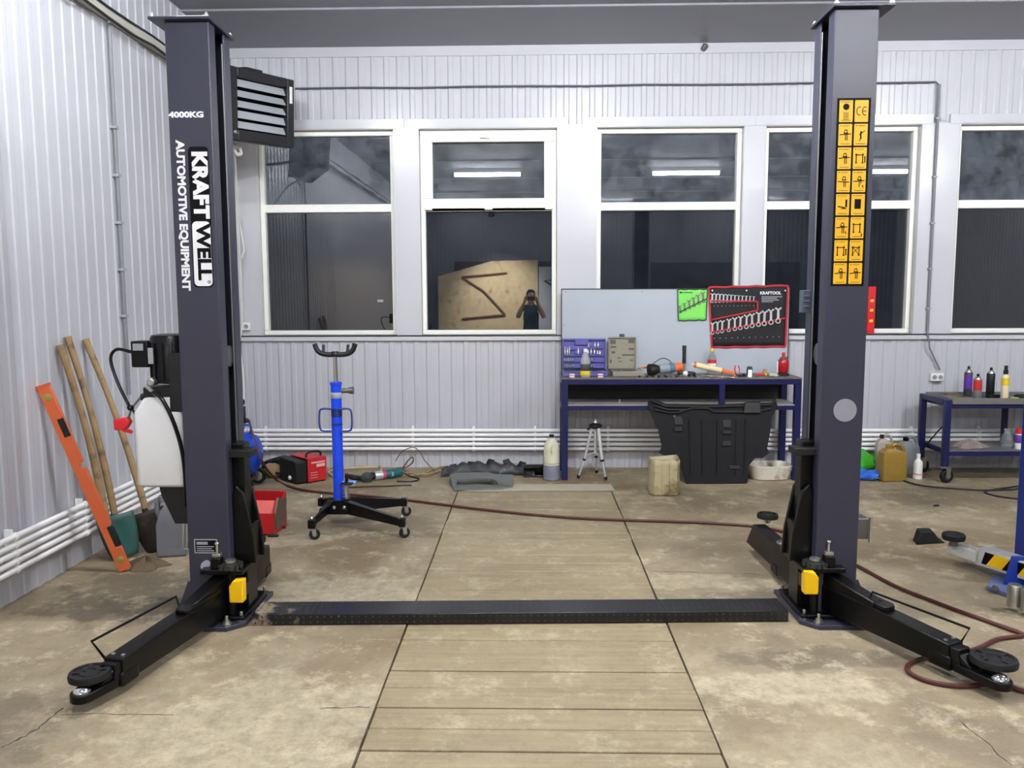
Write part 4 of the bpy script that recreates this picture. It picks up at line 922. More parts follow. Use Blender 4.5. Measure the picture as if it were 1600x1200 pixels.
# pliers, boxes, screwdriver, lamp
c = bt(1152, 7.05); root = thing('pliers', 'red handled pliers on the bench near the white tag', 'pliers', c)
for sg in (-1, 1): mb = MB(); mb.tube(smooth_path([(0, 0, .012), (sg * .016, 0, .03), (sg * .02, .01, .055), (sg * .012, .02, .085)], 4), .006, 8); mb.build('handle', M_redp, root)
mb = MB(); mb.box(-.012, .012, -.012, .01, .0, .02); mb.prism([(-.008, -.012, .002), (.008, -.012, .002), (.002, -.06, .004), (-.002, -.06, .004)], (0, 0, .01)); mb.build('jaws', M_steel, root, bev=.002)
def blockthing(name, lab, cat, loc, w, d, h, m, rot=0, bev=.003): 
    mb = MB(); mb.box(-w / 2, w / 2, -d / 2, d / 2, 0, h * .8); mb.box(-w * .42, w * .42, -d * .42, d * .42, h * .8, h); return solo(name, mb, m, lab, cat, loc, rot, bev=bev)
blockthing('parts_box', 'small dark box on the bench behind the white tag', 'box', bt(1171, 7.1), .045, .04, .075, M_dkgrey)
blockthing('blue_sleeve', 'short blue sleeve lying on the bench beside the pliers', 'sleeve', bt(1159, 6.97), .06, .03, .025, M_navy)
mb = MB(); mb.prism([(-.018, 0, .001), (.016, 0, .001), (.026, .035, .06), (-.006, .035, .062)], (0, .002, 0)); solo('paper_tag', mb, M_white, 'white paper tag propped at the front of the bench', 'tag', bt(1172, 6.885))
a = bt(1181, 7.0, .014); root = thing('screwdriver', 'screwdriver with red and yellow handle lying on the bench', 'screwdriver', a - Vector((0, 0, .014)))
mb = MB(); mb.lathe([(.008, 0), (.013, .01), (.012, .07), (.009, .075)], a, 10, (1, 0, 0)); mb.build('handle', M_redp, root, world=True)
mb = MB(); mb.lathe([(.0125, .0755), (.011, .09), (.005, .095)], a, 10, (1, 0, 0)); mb.build('handle_end', M_lab_y, root, world=True)
mb = MB(); mb.cyl(a + Vector((.0955, 0, 0)), a + Vector((.2, 0, -.008)), .0035, 8); mb.build('shaft', M_steel, root, world=True)
blockthing('carton', 'small tan carton on the bench left of the red lamp', 'box', bt(1195, 7.12), .035, .03, .05, mat('tan card', (168, 140, 104), .7))
blockthing('putty_box', 'low pale box on the bench beside the red lamp', 'box', bt(1208, 6.98), .07, .04, .028, mat('pale card', (190, 184, 166), .7))
c = bt(1223.5, 7.05); root = thing('work_lamp', 'red hand lamp standing at the right end of the bench', 'lamp', c)
mb = MB(); mb.lathe([(.05, 0), (.052, .006), (.046, .018), (.038, .024)], n=18); mb.build('foot', M_blkm, root)
mb = MB(); mb.lathe([(.036, .0245), (.044, .035), (.047, .1), (.045, .13), (.036, .142)], n=18); mb.build('lamp_housing', mat('glossy red plastic', (164, 16, 30), .22, coat=.4), root)
mb = MB(); mb.lathe([(.03, .1425), (.03, .156), (.024, .16)], n=16); mb.build('collar', M_steel, root)
mb = MB(); mb.lathe([(.014, .1605), (.016, .18), (.014, .2)], n=12); mb.build('knob', M_redp, root)
mb = MB(); mb.box(-.056, -.0475, -.012, .012, .03, .12); mb.build('hook', M_white, root, bev=.002)
# loose bits along the front edge
random.seed(3)
for k in range(16):
    px = 1000 + 6.2 * k + random.uniform(-2, 2); r = random.uniform(.006, .011); h = random.uniform(.012, .022)
    mb = MB(); mb.lathe([(r * .9, 0), (r, .002), (r, h * .5), (r * .8, h * .55), (r * .8, h)], n=8)
    solo('loose_socket', mb, random.choice([M_zinc, M_steel, M_zinc, M_blkm]), 'small loose socket lying along the front edge of the bench', 'socket', bt(px, random.uniform(6.885, 6.92)), group='loose sockets along the bench edge')
for k, (px, L, ang) in enumerate(((1004, .12, .2), (1040, .1, -.3), (1120, .14, .15), (1196, .12, -.1))):
    mb = MB(); mb.box(-L / 2, L / 2, -.008, .008, 0, .008); mb.torus((L / 2, 0, .004), .012, .004, 12, 6); mb.lathe([(.014, 0), (.014, .008)], (-L / 2, 0, 0), 8)
    solo('spanner', mb, M_steel, ['steel spanner on the bench before the beige case', 'steel spanner on the bench below the polisher', 'steel spanner on the bench under the sealant gun', 'steel spanner on the bench left of the red lamp'][k], 'wrench', bt(px, 6.945), ang, bev=.001)
c = Vector((A(968, 632, 7.0).x, 7.0, zs + .0005)); mb = MB(); mb.lathe([(.016, 0), (.016, .01), (.008, .012), (.008, .03), (.004, .032)], n=8); solo('bolt', mb, M_zinc, 'steel bolt standing on the bench lower shelf', 'bolt', c)
# ---------------------------------------------------------------- under the bench
# tripod
a = F(903, 749); b = F(947, 752); r3 = Vector((A(932, 717, 7.15).x, 7.12, 0)); top = A(930, 664, 6.88)
root = thing('tripod', 'silver camera tripod with black head standing under the workbench', 'tripod', ((a.x + b.x) / 2, 6.9, 0))
hub = Vector((top.x + .003, 6.9, top.z - .02))
M_alu = mat('silver aluminium', (206, 207, 210), .3, metal=.55)
for ft in (a, b, r3):
    ft = ft.copy(); ft.z = .012; m_ = hub.lerp(ft, .62)
    st = hub + (Vector((ft.x, ft.y, 0)) - Vector((hub.x, hub.y, 0))).normalized() * .03
    mb = MB(); mb.bar(st, m_, .026, .02); leg = mb.build('leg', M_alu, root, world=True, bev=.004)
    mb = MB(); mb.bar(m_, m_.lerp(ft, .09), .03, .026); mb.build('leg_clamp', M_blkm, leg, world=True, bev=.003)
    mb = MB(); mb.bar(m_.lerp(ft, .09), m_.lerp(ft, .86), .017, .014); mb.build('lower_leg', M_alu, leg, world=True, bev=.003)
    mb = MB(); mb.tube([m_.lerp(ft, .86), ft], [.015, .012], 10); mb.build('rubber_foot', M_rub, leg, world=True)
    mb = MB(); mb.bar(hub.lerp(ft, .56), Vector((hub.x, hub.y, hub.z * .52)), .008, .008); mb.build('brace', M_alu, leg, world=True)
mb = MB(); mb.cyl((hub.x, hub.y, hub.z * .5), (hub.x, hub.y, hub.z + .0), .012, 12); mb.build('centre_column', M_alu, root, world=True)
mb = MB(); mb.lathe([(.03, -.015), (.045, -.005), (.058, .005), (.058, .018), (.03, .03), (.018, .034)], hub, 20); mb.bar(hub + Vector((-.02, 0, .01)), hub + Vector((-.07, -.02, -.02)), .02, .014); mb.build('head', M_blkm, root, world=True, bev=.002)
mb = MB(); mb.lathe([(.014, .0345), (.014, .045), (.006, .046), (.004, .062)], hub, 12); mb.build('mounting_screw', M_white, root, world=True)
# engine undertray leaning on the bench
YU0, YU1 = 6.72, 6.845
zU = A(1110, 626, YU1).z
def U(px, py):
    z0 = A(px, py, (YU0 + YU1) / 2).z; Y = YU0 + (YU1 - YU0) * max(0, min(1, z0 / zU)); p = A(px, py, Y); return p
outl = [(1012, 628), (1017, 622), (1026, 624), (1040, 631), (1120, 632), (1206, 629), (1212, 622), (1215, 634), (1206, 652), (1203, 680), (1199, 700), (1202, 708), (1192, 716), (1180, 716), (1170, 728), (1168, 751), (1120, 752), (1072, 752), (1066, 735), (1056, 716), (1040, 713), (1030, 708), (1034, 698), (1029, 672), (1020, 652), (1013, 640)]
root = thing('engine_undertray', 'large black plastic engine undertray leaning against the front of the workbench', 'car part', (A(1115, 740, YU0).x, YU0, 0))
M_tray = mat('dusty black plastic', (19, 19, 21), .62, var=.35, scale=9, dirt=(46, 44, 43), dscale=5, dth=.6, spec=.22)
mb = MB(); p2 = [U(*q_) for q_ in outl]; mn = min(p_.z for p_ in p2)
for p_ in p2: p_.z = p_.z - mn + .001 if p_.z < .05 else p_.z
mb.prism(p2, (0, .012, .0)); mb.build('tray_panel', M_tray, root, world=True, bev=.004)
off = Vector((0, -.002, 0))
def relief(pts, m, nm, t=.02, bev=.006): mb = MB(); mb.prism([U(*q_) + Vector((0, -t, 0)) for q_ in pts], (0, t - .0005, 0)); return mb.build(nm, m, root, world=True, bev=bev, seg=2)
grl = mat('grille plastic', (30, 31, 34), .5, var=.2, spec=.3)
for (x0_, x1_, ya, yb, yc, yd) in ((1022, 1160, 627, 636, 635, 638), (1160, 1208, 636, 627, 638, 634)):
    pass
mb = MB()
for pts in ([(1018, 626), (1040, 634.5), (1120, 635), (1204, 632), (1211, 625)], [(1022, 634), (1044, 640), (1072, 640), (1080, 637.5), (1106, 637.5), (1114, 643), (1180, 643), (1204, 638)], [(1022, 640), (1046, 644.5), (1060, 644), (1070, 640)]):
    w_ = [U(*q_) + Vector((0, -.016, 0)) for q_ in pts]
    mb.tube(w_, .008, 8)
mb.build('grille_bar', grl, root, world=True)
relief([(1163, 628), (1187, 627), (1188, 645), (1160, 645)], M_blkm, 'bracket_block', .03)
relief([(1052, 650), (1066, 650), (1068, 664), (1054, 664)], M_blkm, 'moulded_recess', .008); relief([(1054, 666), (1066, 666), (1066, 674), (1052, 674)], grl, 'moulded_boss', .016)
relief([(1128, 655), (1142, 655), (1143, 668), (1130, 668)], M_blkm, 'moulded_recess', .008); relief([(1128, 672), (1142, 672), (1144, 678), (1128, 678)], grl, 'moulded_boss', .014)
relief([(1128, 688), (1142, 688), (1144, 697), (1127, 697)], grl, 'moulded_boss', .014); relief([(1138, 727), (1156, 727), (1158, 733), (1140, 733)], M_blkm, 'moulded_recess', .008)
mb = MB()
for x in (1076, 1096, 1120, 1150, 1165): mb.tube([U(x, 655) + Vector((0, -.003, 0)), U(x - (x - 1120) * .06, 742) + Vector((0, -.003, 0))], .004, 6)
mb.build('rib', M_tray, root, world=True)
mb = MB(); c = U(1053.5, 650.5) + Vector((0, -.002, 0)); mb.lathe([(.012, 0), (.01, .006), (.004, .007)], c, 10, (0, -1, 0)); mb.build('clip', M_steel, root, world=True)
# cut canister used as a bin
M_dirty = mat('dirty cream plastic', (168, 156, 122), .55, var=.25, scale=9, dirt=(112, 98, 66), dscale=5, dth=.47)
p = F(1039, 774)
root = thing('cut_canister', 'dirty cream canister with its top cut off standing before the undertray', 'canister', p + Vector((0, .07, 0)))
w, dp, h = .115, .1, A(1040, 718, p.y).z
prof = [(0, .9), (.012, 1), (h * .3, 1.02), (h * .6, .97), (h * .85, 1.0), (h, .98)]
mb = MB(); rs = []
for z, s_ in prof:
    pts = [(-1, -.55), (-.75, -1), (-.3, -1), (-.25, -.9), (.25, -.9), (.3, -1), (.75, -1), (1, -.55), (1, .7), (.8, 1), (-.8, 1), (-1, .7)]
    rs.append([mb.bm.verts.new((x * w * s_, y * dp * s_, z + (.012 * math.sin(i * 1.7) if z == h else 0))) for i, (x, y) in enumerate(pts)])
for r1, r2 in zip(rs, rs[1:]):
    for k in range(12): mb.bm.faces.new((r1[k], r1[(k + 1) % 12], r2[(k + 1) % 12], r2[k]))
mb.bm.faces.new(rs[0][::-1]); mb.build('canister_wall', M_dirty, root, thick=.005)
mb = MB(); mb.box(-w * .85, w * .85, -dp * .7, dp * .8, h * .5, h * .55); mb.build('oily_rag', mat('oily rag', (70, 62, 48), .8, var=.3), root, bev=.01)
# basin
M_basin = mat('dirty white basin', (206, 200, 184), .5, var=.08, scale=6, dirt=(120, 98, 66), dscale=6, dth=.55)
p = F(1208, 752); c = p + Vector((0, .14, 0))
root = thing('basin', 'dirty white shallow basin by the right leg of the workbench', 'basin', c, .08)
mb = MB(); prof = [(.62, 0), (.8, .005), (.95, .09), (1.0, .12), (.96, .125), (.9, .11), (.74, .03), (.4, .028)]; rs = []
for s_, z in prof:
    rs.append([mb.bm.verts.new((.195 * s_ * math.copysign(abs(math.cos(a_)) ** .55, math.cos(a_)), .14 * s_ * math.copysign(abs(math.sin(a_)) ** .55, math.sin(a_)), z)) for a_ in [2 * PI * (k + .5) / 28 for k in range(28)]])
for r1, r2 in zip(rs, rs[1:]):
    for k in range(28): mb.bm.faces.new((r1[k], r1[(k + 1) % 28], r2[(k + 1) % 28], r2[k]))
mb.bm.faces.new(rs[0][::-1]); mb.build('bowl', M_basin, root)
mb = MB(); mb.bm.faces.new([mb.bm.verts.new((.142 * math.copysign(abs(math.cos(a_)) ** .6, math.cos(a_)), .1 * math.copysign(abs(math.sin(a_)) ** .6, math.sin(a_)), .0325)) for a_ in [2 * PI * k / 24 for k in range(24)]] + []) if False else mb.bm.faces.new([mb.bm.verts.new((.14 * math.cos(2 * PI * k / 24), .1 * math.sin(2 * PI * k / 24), .034)) for k in range(24)])
mb.build('dried_residue', mat('brown residue', (128, 102, 64), .6, var=.3, scale=10), root)
# canister by the left leg
p = F(862, 752); h = A(865, 679, p.y + .06).z
root = bottle('canister', p + Vector((0, .06, 0)), [(.055, 0), (.068, .008), (.07, .02), (.068, .05), (.071, .055), (.068, .09), (.071, .095), (.069, .135), (.06, .145), (.068, .15), (.068, h * .68), (.062, h * .8), (.03, h * .92), (.018, h * .94)], mat('cream canister plastic', (206, 202, 178), .5, var=.06), 'cream and grey plastic canister beside the left leg of the workbench', 'canister', [(.02, h * .9405), (.021, h), (.016, h + .002)], M_navy)
mb = MB(); mb.lathe([(.0705, .009), (.0712, .02), (.0705, .05), (.0722, .055), (.0712, .09), (.0722, .095), (.0712, .136)], n=20); mb.build('grey_sleeve', mat('blue grey plastic', (128, 132, 148), .5), root)
mb = MB(); mb.tube(smooth_path([(.02, -.02, h * .9), (.006, -.07, h * .82), (.0, -.078, h * .7), (-.004, -.07, h * .64)], 5), .008, 8); mb.build('handle', mat('cream canister plastic', (206, 202, 178), .5), root)
# ================================================================ transmission jack
M_wheel = mat('grey castor wheel', (74, 72, 70), .55, var=.2)
def castor(parent, c, r, yaw=0, h=None, world=True):
    """swivel castor with its wheel touching the floor below c"""
    h = h or r * 2.5; c = Vector((c[0], c[1], 0)); R = Matrix.Translation(c) @ Matrix.Rotation(yaw, 4, 'Z')
    off = r * .45
    mb = MB()
    for s in (-1, 1): mb.prism([R @ Vector(v) for v in ((-.006, s * r * .42, h * .92), (r * .8, s * r * .42, h * .92), (off + r * .22, s * r * .42, r * .8), (off - r * .22, s * r * .42, r * .8))], R.to_3x3() @ Vector((0, s * .003, 0)))
    mb.lathe([(r * .62, h * .92), (r * .66, h * .96), (r * .5, h)], c, 14); o = mb.build('castor', M_zinc, parent, world=world)
    mb = MB(); ax = R.to_3x3() @ Vector((0, 1, 0)); wc = R @ Vector((off, 0, r))
    mb.lathe([(r * .55, -r * .34), (r * .92, -r * .34), (r, -r * .24), (r, r * .24), (r * .92, r * .34), (r * .55, r * .34)], wc, 20, ax); mb.build('wheel', M_rub, o, world=world)
    mb = MB(); mb.lathe([(r * .12, -r * .46), (r * .5, -r * .345), (r * .5, r * .345), (r * .12, r * .46)], wc, 14, ax); mb.build('wheel_hub', M_steel, o, world=world)
    return o
fl_, fr_ = F(490, 843), F(624, 841); rl_, rr_ = F(504, 808), F(627, 808)
cj = (fl_ + fr_ + rl_ + rr_) / 4; cj.x = F(551, 800).x
JK = thing('transmission_jack', 'bright blue transmission jack with black cradle on four castors', 'transmission jack', (cj.x, cj.y, 0))
yj = cj.y
for a, b, lab in ((fl_, fr_, -1), (rl_, rr_, 1)):
    m_ = Vector((cj.x, yj + lab * .04, 0)); dp = Vector((0, .012, 0)); za = .078
    mb = MB()
    A_, B_ = a + (m_ - a).normalized() * -.02, b + (m_ - b).normalized() * -.02
    w1 = .07
    mb.prism([A_ + Vector((0, 0, za)), m_ + Vector((-w1, 0, .10)), m_ + Vector((-w1, 0, .19)), m_ + Vector((-w1 * .3, 0, .198)), A_ + Vector((0, 0, za + .05))], (0, .035, 0))
    mb.prism([m_ + Vector((-w1, 0, .10)), m_ + Vector((w1, 0, .10)), m_ + Vector((w1, 0, .19)), m_ + Vector((w1 * .3, 0, .198)), m_ + Vector((-w1 * .3, 0, .198)), m_ + Vector((-w1, 0, .19))], (0, .035, 0))
    mb.prism([B_ + Vector((0, 0, za)), B_ + Vector((0, 0, za + .05)), m_ + Vector((w1 * .3, 0, .198)), m_ + Vector((w1, 0, .19)), m_ + Vector((w1, 0, .10))], (0, .035, 0))
    leg = mb.build('leg', M_blk, JK, world=True, bev=.003)
    for p_, sg in ((A_, -1), (B_, 1)):
        mb = MB(); mb.box(p_.x - .022, p_.x + .022, p_.y - .005, p_.y + .04, za + .0, za + .055); mb.build('castor_mount', M_blk, leg, world=True, bev=.003)
        mb = MB(); mb.lathe([(.009, 0), (.011, .004), (.009, .015), (.004, .02)], (p_.x, p_.y + .018, za + .0555), 10); mb.build('nut', M_zinc, leg, world=True)
    if lab < 0:
        for dx in (-.025, .045):
            mb = MB(); mb.lathe([(.012, 0), (.012, .008), (.006, .012)], (m_.x + dx, m_.y - .0005, .15), 10, (0, -1, 0)); mb.build('bolt', M_zinc, leg, world=True)
    for p_, sg in ((A_, -1), (B_, 1)): castor(JK, (p_.x, p_.y + .018), .035, .5 if sg > 0 else .2, .078)
zt0 = A(551, 597, yj).z; zt1 = A(547, 556, yj).z; rj = .036
mb = MB(); mb.cyl((cj.x, yj, .1), (cj.x, yj, zt0 - .02), rj, 24); mb.lathe([(rj, zt0 - .0199), (rj + .004, zt0 - .018), (rj + .004, zt0), (.022, zt0 + .003)], (cj.x, yj, 0), 24); mb.build('cylinder', M_jack, JK, world=True)
mb = MB(); mb.cyl((cj.x, yj, zt0 + .0032), (cj.x, yj, zt1), .0155, 18); mb.build('ram', M_chrome, JK, world=True)
cx = cj.x
mb = MB(); zc0 = A(547, 556, yj).z; zc1 = A(547, 537, yj).z
hw = (A(582, 540, yj).x - A(512, 540, yj).x) / 2 - .014
mb.tube(smooth_path([(cx - hw, yj, zc1), (cx - hw * .86, yj, zc0 + .035), (cx - hw * .55, yj, zc0 + .012), (cx, yj, zc0 + .008), (cx + hw * .55, yj, zc0 + .012), (cx + hw * .86, yj, zc0 + .035), (cx + hw, yj, zc1)], 6), .017, 12)
for sx in (-.085, .075): mb.tube([(cx + sx, yj + .03, zc0 + .015), (cx + sx * 1.05, yj + .05, zc1 - .01)], .01, 8)
mb.lathe([(.024, -.005), (.03, .01), (.024, .03)], (cx, yj, zc0), 16); mb.build('saddle', M_blkm, JK, world=True)
mb = MB(); za, zb = A(550, 638, yj).z, A(550, 672, yj).z; hw = .108
lp = smooth_path([(cx - .03, yj - .036, za), (cx - hw * .85, yj - .036, za), (cx - hw, yj - .036, za - .03), (cx - hw, yj - .036, zb + .03), (cx - hw * .82, yj - .036, zb), (cx - .03, yj - .036, zb)], 4)
mb.tube(lp, .0065, 8); mb.tube([Vector((2 * cx - p_.x, p_.y, p_.z)) for p_ in lp], .0065, 8); mb.build('push_handle', mat('dark blue rod', (38, 58, 120), .4), JK, world=True)
mb = MB(); zk = A(565, 611, yj).z; mb.lathe([(.014, rj - .004), (.016, rj + .005), (.016, .085), (.021, .087), (.026, .118), (.02, .12)], (cx, yj, zk), 16, (1, .0, .04)); mb.build('release_knob', M_steel, JK, world=True)
mb = MB(); z0, z1 = A(547, 622, yj).z, A(547, 613, yj).z; mb.lathe([(rj + .0005, z0), (rj + .0012, z0 + .001), (rj + .0012, z1), (rj + .0005, z1 + .001)], (cx, yj, 0), 24); mb.build('paper_label', M_ltgrey, JK, world=True)
for a, b in ((638, 651), (661, 664)):
    mb = MB(); z0, z1 = A(547, b, yj).z, A(547, a, yj).z; mb.lathe([(rj + .0005, z0), (rj + .0013, z0 + .001), (rj + .0013, z1), (rj + .0005, z1 + .001)], (cx, yj, 0), 24); mb.build('dark_band', mat('dark band', (22, 38, 96), .4), JK, world=True)
mb = MB(); mb.box(cx + .045, cx + .085, yj - .075, yj - .03, .199, .215); pm = mb.build('pump_foot', M_blk, JK, world=True, bev=.003)
mb = MB(); c0 = Vector((cx + .062, yj - .05, .216)); mb.cyl(c0, c0 + Vector((0, 0, .09)), .011, 12)
mb.tube([c0 + Vector((.02 * math.cos(k * .9), .02 * math.sin(k * .9), .004 + .0022 * k)) for k in range(40)], .003, 6); mb.build('pump_spring', M_zinc, pm, world=True)
mb = MB(); mb.tube([c0 + Vector((0, 0, .1)), c0 + Vector((.01, -.02, .13)), c0 + Vector((.012, -.03, .175))], .012, 10); mb.box(c0.x - .03, c0.x + .05, c0.y - .05, c0.y + .0, c0.z + .1, c0.z + .112); mb.build('pedal', M_blkm, pm, world=True, bev=.002)
mb = MB(); mb.prism([c0 + Vector(v) for v in ((-.05, .02, .098), (.06, .02, .098), (.06, .03, .11), (-.05, .03, .11))], (0, .03, 0)); mb.build('blue_lever', mat('pale blue plastic', (90, 140, 220), .4), pm, world=True)
# ================================================================ compressor behind the left column
p = F(397, 762); ycm = p.y + .02
rt_ = (A(378, 675, ycm).z - A(378, 742, ycm).z) / 2; zc = A(378, 709, ycm).z; xr = A(409, 709, ycm).x
CP = thing('air_compressor', 'blue air compressor tank on wheels half hidden behind the left lift column', 'air compressor', (xr - .3, ycm, 0))
M_cblue = mat('compressor blue', (28, 70, 190), .35, var=.05)
mb = MB(); mb.lathe([(.02, 0), (rt_ * .55, .02), (rt_ * .85, .06), (rt_, .12), (rt_, .32), (rt_ * .85, .38), (rt_ * .5, .415), (.02, .43)], (xr - .43, ycm, zc), 28, (1, 0, 0)); mb.build('tank', M_cblue, CP, world=True)
for yy in (-.16, .16):
    mb = MB(); mb.lathe([(.03, -.022), (.062, -.022), (.068, -.012), (.068, .012), (.062, .022), (.03, .022)], (xr - .085, ycm + yy - .02, .069), 24, (0, 1, 0)); w_ = mb.build('wheel', M_rub, CP, world=True)
    mb = MB(); mb.lathe([(.012, -.03), (.042, -.0225), (.042, .0225), (.012, .03)], (xr - .085, ycm + yy - .02, .069), 16, (0, 1, 0)); mb.build('wheel_hub', M_zinc, w_, world=True)
mb = MB(); mb.bar((xr - .085, ycm - .15, .072), (xr - .085, ycm + .13, .072), .02, .02)
for yy in (-.1, .08): mb.bar((xr - .085, ycm + yy, .07), (xr - .13, ycm + yy * .8, zc - rt_ * .7), .03, .012, (0, 1, 0))
for yy in (-.1, .1): mb.bar((xr - .34, ycm + yy, 0.001), (xr - .32, ycm + yy * .8, zc - rt_ * .7), .03, .012, (0, 1, 0))
mb.build('stand', M_steel, CP, world=True)
mb = MB(); mb.tube(smooth_path([(xr - .09, ycm - .02, zc + rt_ * .93), (xr - .075, ycm - .02, zc + rt_ + .05), (xr - .14, ycm - .02, zc + rt_ + .06), (xr - .2, ycm - .02, zc + rt_ * .98)], 5), .009, 8); mb.build('handle', M_cblue, CP, world=True)
mb = MB(); mb.lathe([(.08, -.13), (.09, -.1), (.09, .1), (.08, .13)], (xr - .28, ycm, zc + rt_ + .12), 20, (1, 0, 0)); mb.box(xr - .38, xr - .18, ycm - .08, ycm + .08, zc + rt_ - .01, zc + rt_ + .03); mb.build('motor', M_blkm, CP, world=True)
h_ = A(379, 622, ycm).z
mb = MB(); mb.box(xr - .18, xr - .13, ycm - .04, ycm + .03, zc + rt_ + .07, h_ - .07); mb.lathe([(.03, -.02), (.036, 0), (.03, .02)], (xr - .15, ycm - .03, h_ - .03), 16, (0, 1, 0)); mb.tube([(xr - .15, ycm - .01, h_ - .08), (xr - .15, ycm - .01, h_)], .012, 8); mb.build('pressure_switch', M_blkm, CP, world=True, bev=.004)
hs = A(389, 657, ycm)
mb = MB(); mb.lathe([(.012, 0), (.018, .01), (.018, .05), (.012, .06)], hs + Vector((-.06, 0, 0)), 12, (1, 0, 0)); mb.bar((xr - .15, ycm - .01, h_ - .09), hs + Vector((-.04, 0, 0)), .03, .03); mb.build('air_outlet', M_blkm, CP, world=True)
# ---------------------------------------------------------------- red air hose
M_hose = mat('red brown rubber hose', (76, 34, 29), .5, var=.15, scale=30)
fz = .011
pts = [hs, A(398, 690, ycm - .05), A(412, 725, ycm - .1)] + [F(x, y, fz) for x, y in ((432, 750), (455, 761), (490, 768), (550, 773), (640, 782), (720, 792), (800, 801), (880, 808), (960, 812), (1050, 815), (1120, 818), (1190, 824), (1240, 836), (1290, 858), (1340, 884), (1400, 916), (1460, 940), (1530, 966), (1600, 991), (1680, 1020), (1740, 1050), (1740, 1080), (1660, 1086), (1600, 1080), (1560, 1068), (1500, 1072), (1450, 1064), (1420, 1050), (1420, 1038), (1445, 1028), (1490, 1022), (1530, 1012), (1560, 998), (1600, 993.5))]
sp_ = smooth_path(pts, 6)
for i_, v in enumerate(sp_):
    if i_ > 30 and v.z > fz + .004: v.z = fz
for v in sp_[-14:]: v.z = fz + .0
mb = MB(); mb.tube(sp_, .0095, 8); tag(mb.build('air_hose', M_hose, off=(0, 0, 0)), 'red brown air hose snaking from the compressor across the floor to a loop at right', 'hose')
# ---------------------------------------------------------------- fan heater high in the corner
TL, TR, BL, BR = A(353, 99, 6.25), A(463, 127, 6.86), A(358, 219, 6.29), A(457, 230, 6.90)
ex = ((TR - TL) + (BR - BL)).normalized(); W = ((TR - TL).length + (BR - BL).length) / 2; ez = ((TL - BL) + (TR - BR)); ez = (ez - ex * ez.dot(ex)).normalized(); Hh = ((TL - BL).length + (TR - BR).length) / 2
ey = ez.cross(ex)                      # away from the face, towards the wall
cen = (TL + TR + BL + BR) / 4
Mh = Matrix(((ex.x, ey.x, ez.x, cen.x), (ex.y, ey.y, ez.y, cen.y), (ex.z, ey.z, ez.z, cen.z), (0, 0, 0, 1)))
HT = thing('fan_heater', 'black fan heater with grey louvres hung high in the left corner', 'heater', tuple(cen))
HT.rotation_euler = Mh.to_euler(); 
M_heat = mat('heater black', (30, 30, 34), .45, var=.1)
w2, h2 = W / 2, Hh / 2
mb = MB()
for (a0, a1, b0, b1) in ((-w2, -w2 + .1, -h2, h2), (w2 - .075, w2, -h2, h2), (-w2 + .1, w2 - .075, h2 - .07, h2), (-w2 + .1, w2 - .075, -h2, -h2 + .085)): mb.box(a0, a1, 0, .12, b0, b1)
mb.build('front_frame', M_heat, HT, bev=.008)
mb = MB(); mb.box(-w2 + .02, w2 - .02, .121, .26, -h2 + .02, h2 - .02); mb.build('heater_case', M_heat, HT, bev=.01)
mb = MB(); mb.box(-w2 + .1, w2 - .075, .1, .12, -h2 + .085, h2 - .07); mb.build('fan_grille', M_bk, HT)
M_slat = mat('louvre aluminium', (188, 192, 198), .35, metal=.35)
n_ = 5; zz0, zz1 = -h2 + .085, h2 - .07; st = (zz1 - zz0) / n_
for k, tilt in enumerate((.5, 0.15, .9, 1.0, .3)):
    z = zz0 + st * (k + .5); hh = st * .40
    R = Matrix.Translation((0, .035, z)) @ Matrix.Rotation(-.35 - .45 * tilt * .6, 4, 'X')
    mb = MB(); mb.box(-w2 + .104, w2 - .079, -.003, .003, -hh, hh, R); mb.build('louvre', M_slat, HT, bev=.001)
mb = MB(); mb.box(w2 - .055, w2 - .025, -.003, -.0002, h2 - .19, h2 - .06); mb.build('logo_label', M_white, HT)
mb = MB(); mb.lathe([(.012, 0), (.016, .006), (.012, .02)], (-w2 + .06, -.021, -h2 + .06), 12, (0, 1, 0)); mb.build('hinge_screw', M_zinc, HT)
Mi = Mh.inverted(); wl = Mi @ Vector((XL + .012, cen.y + .05, cen.z + .1)); wl2 = Mi @ Vector((XL + .012, cen.y + .05, cen.z - .15))
mb = MB()
for q_, zz in ((wl, .1), (wl2, -.15)): mb.bar((0, .25, zz), q_, .05, .012, (0, 0, 1))
mb.build('wall_bracket', M_heat, HT)
mb = MB(); mb.box(-.05, .12, .12, .2, h2 - .019, h2 + .04); mb.build('top_bracket', M_heat, HT, bev=.004)
# white cable from the heater down to the socket and the compressor
M_wc = mat('white cable', (214, 214, 208), .45)
yw = 6.6
pts = [A(360, 222, yw), A(368, 238, yw), A(376, 238, yw), A(374, 226, yw), A(366, 232, yw), A(368, 260, 6.8), A(371, 330, 7.1), A(375, 400, 7.25), A(380, 396, 7.26), A(381, 385, 7.27), A(373, 345, 7.25), A(374, 380, 7.27), A(377, 440, 7.31), A(378, 505, 7.345), A(374, 540, 7.33), A(379, 575, 7.2), A(381, 610, 6.9), A(380, 636, ycm + .15), A(381, 650, ycm + .05)]
pts = [Vector((max(v.x, XL + .03), v.y, v.z)) for v in pts]
mb = MB(); mb.tube(smooth_path(pts, 5), .0085, 6); tag(mb.build('white_cable', M_wc), 'white cable hanging from the black heater down past the socket to the compressor', 'cable')
mb = MB(); mb.tube(smooth_path([A(358, 222, yw), A(366, 226, yw), A(374, 232, yw), A(377, 240, yw), A(371, 242, yw), A(367, 234, yw)], 5), .011, 8); tag(mb.build('cable_coil', M_wc), 'coiled white cable bundle hanging under the black heater', 'cable')
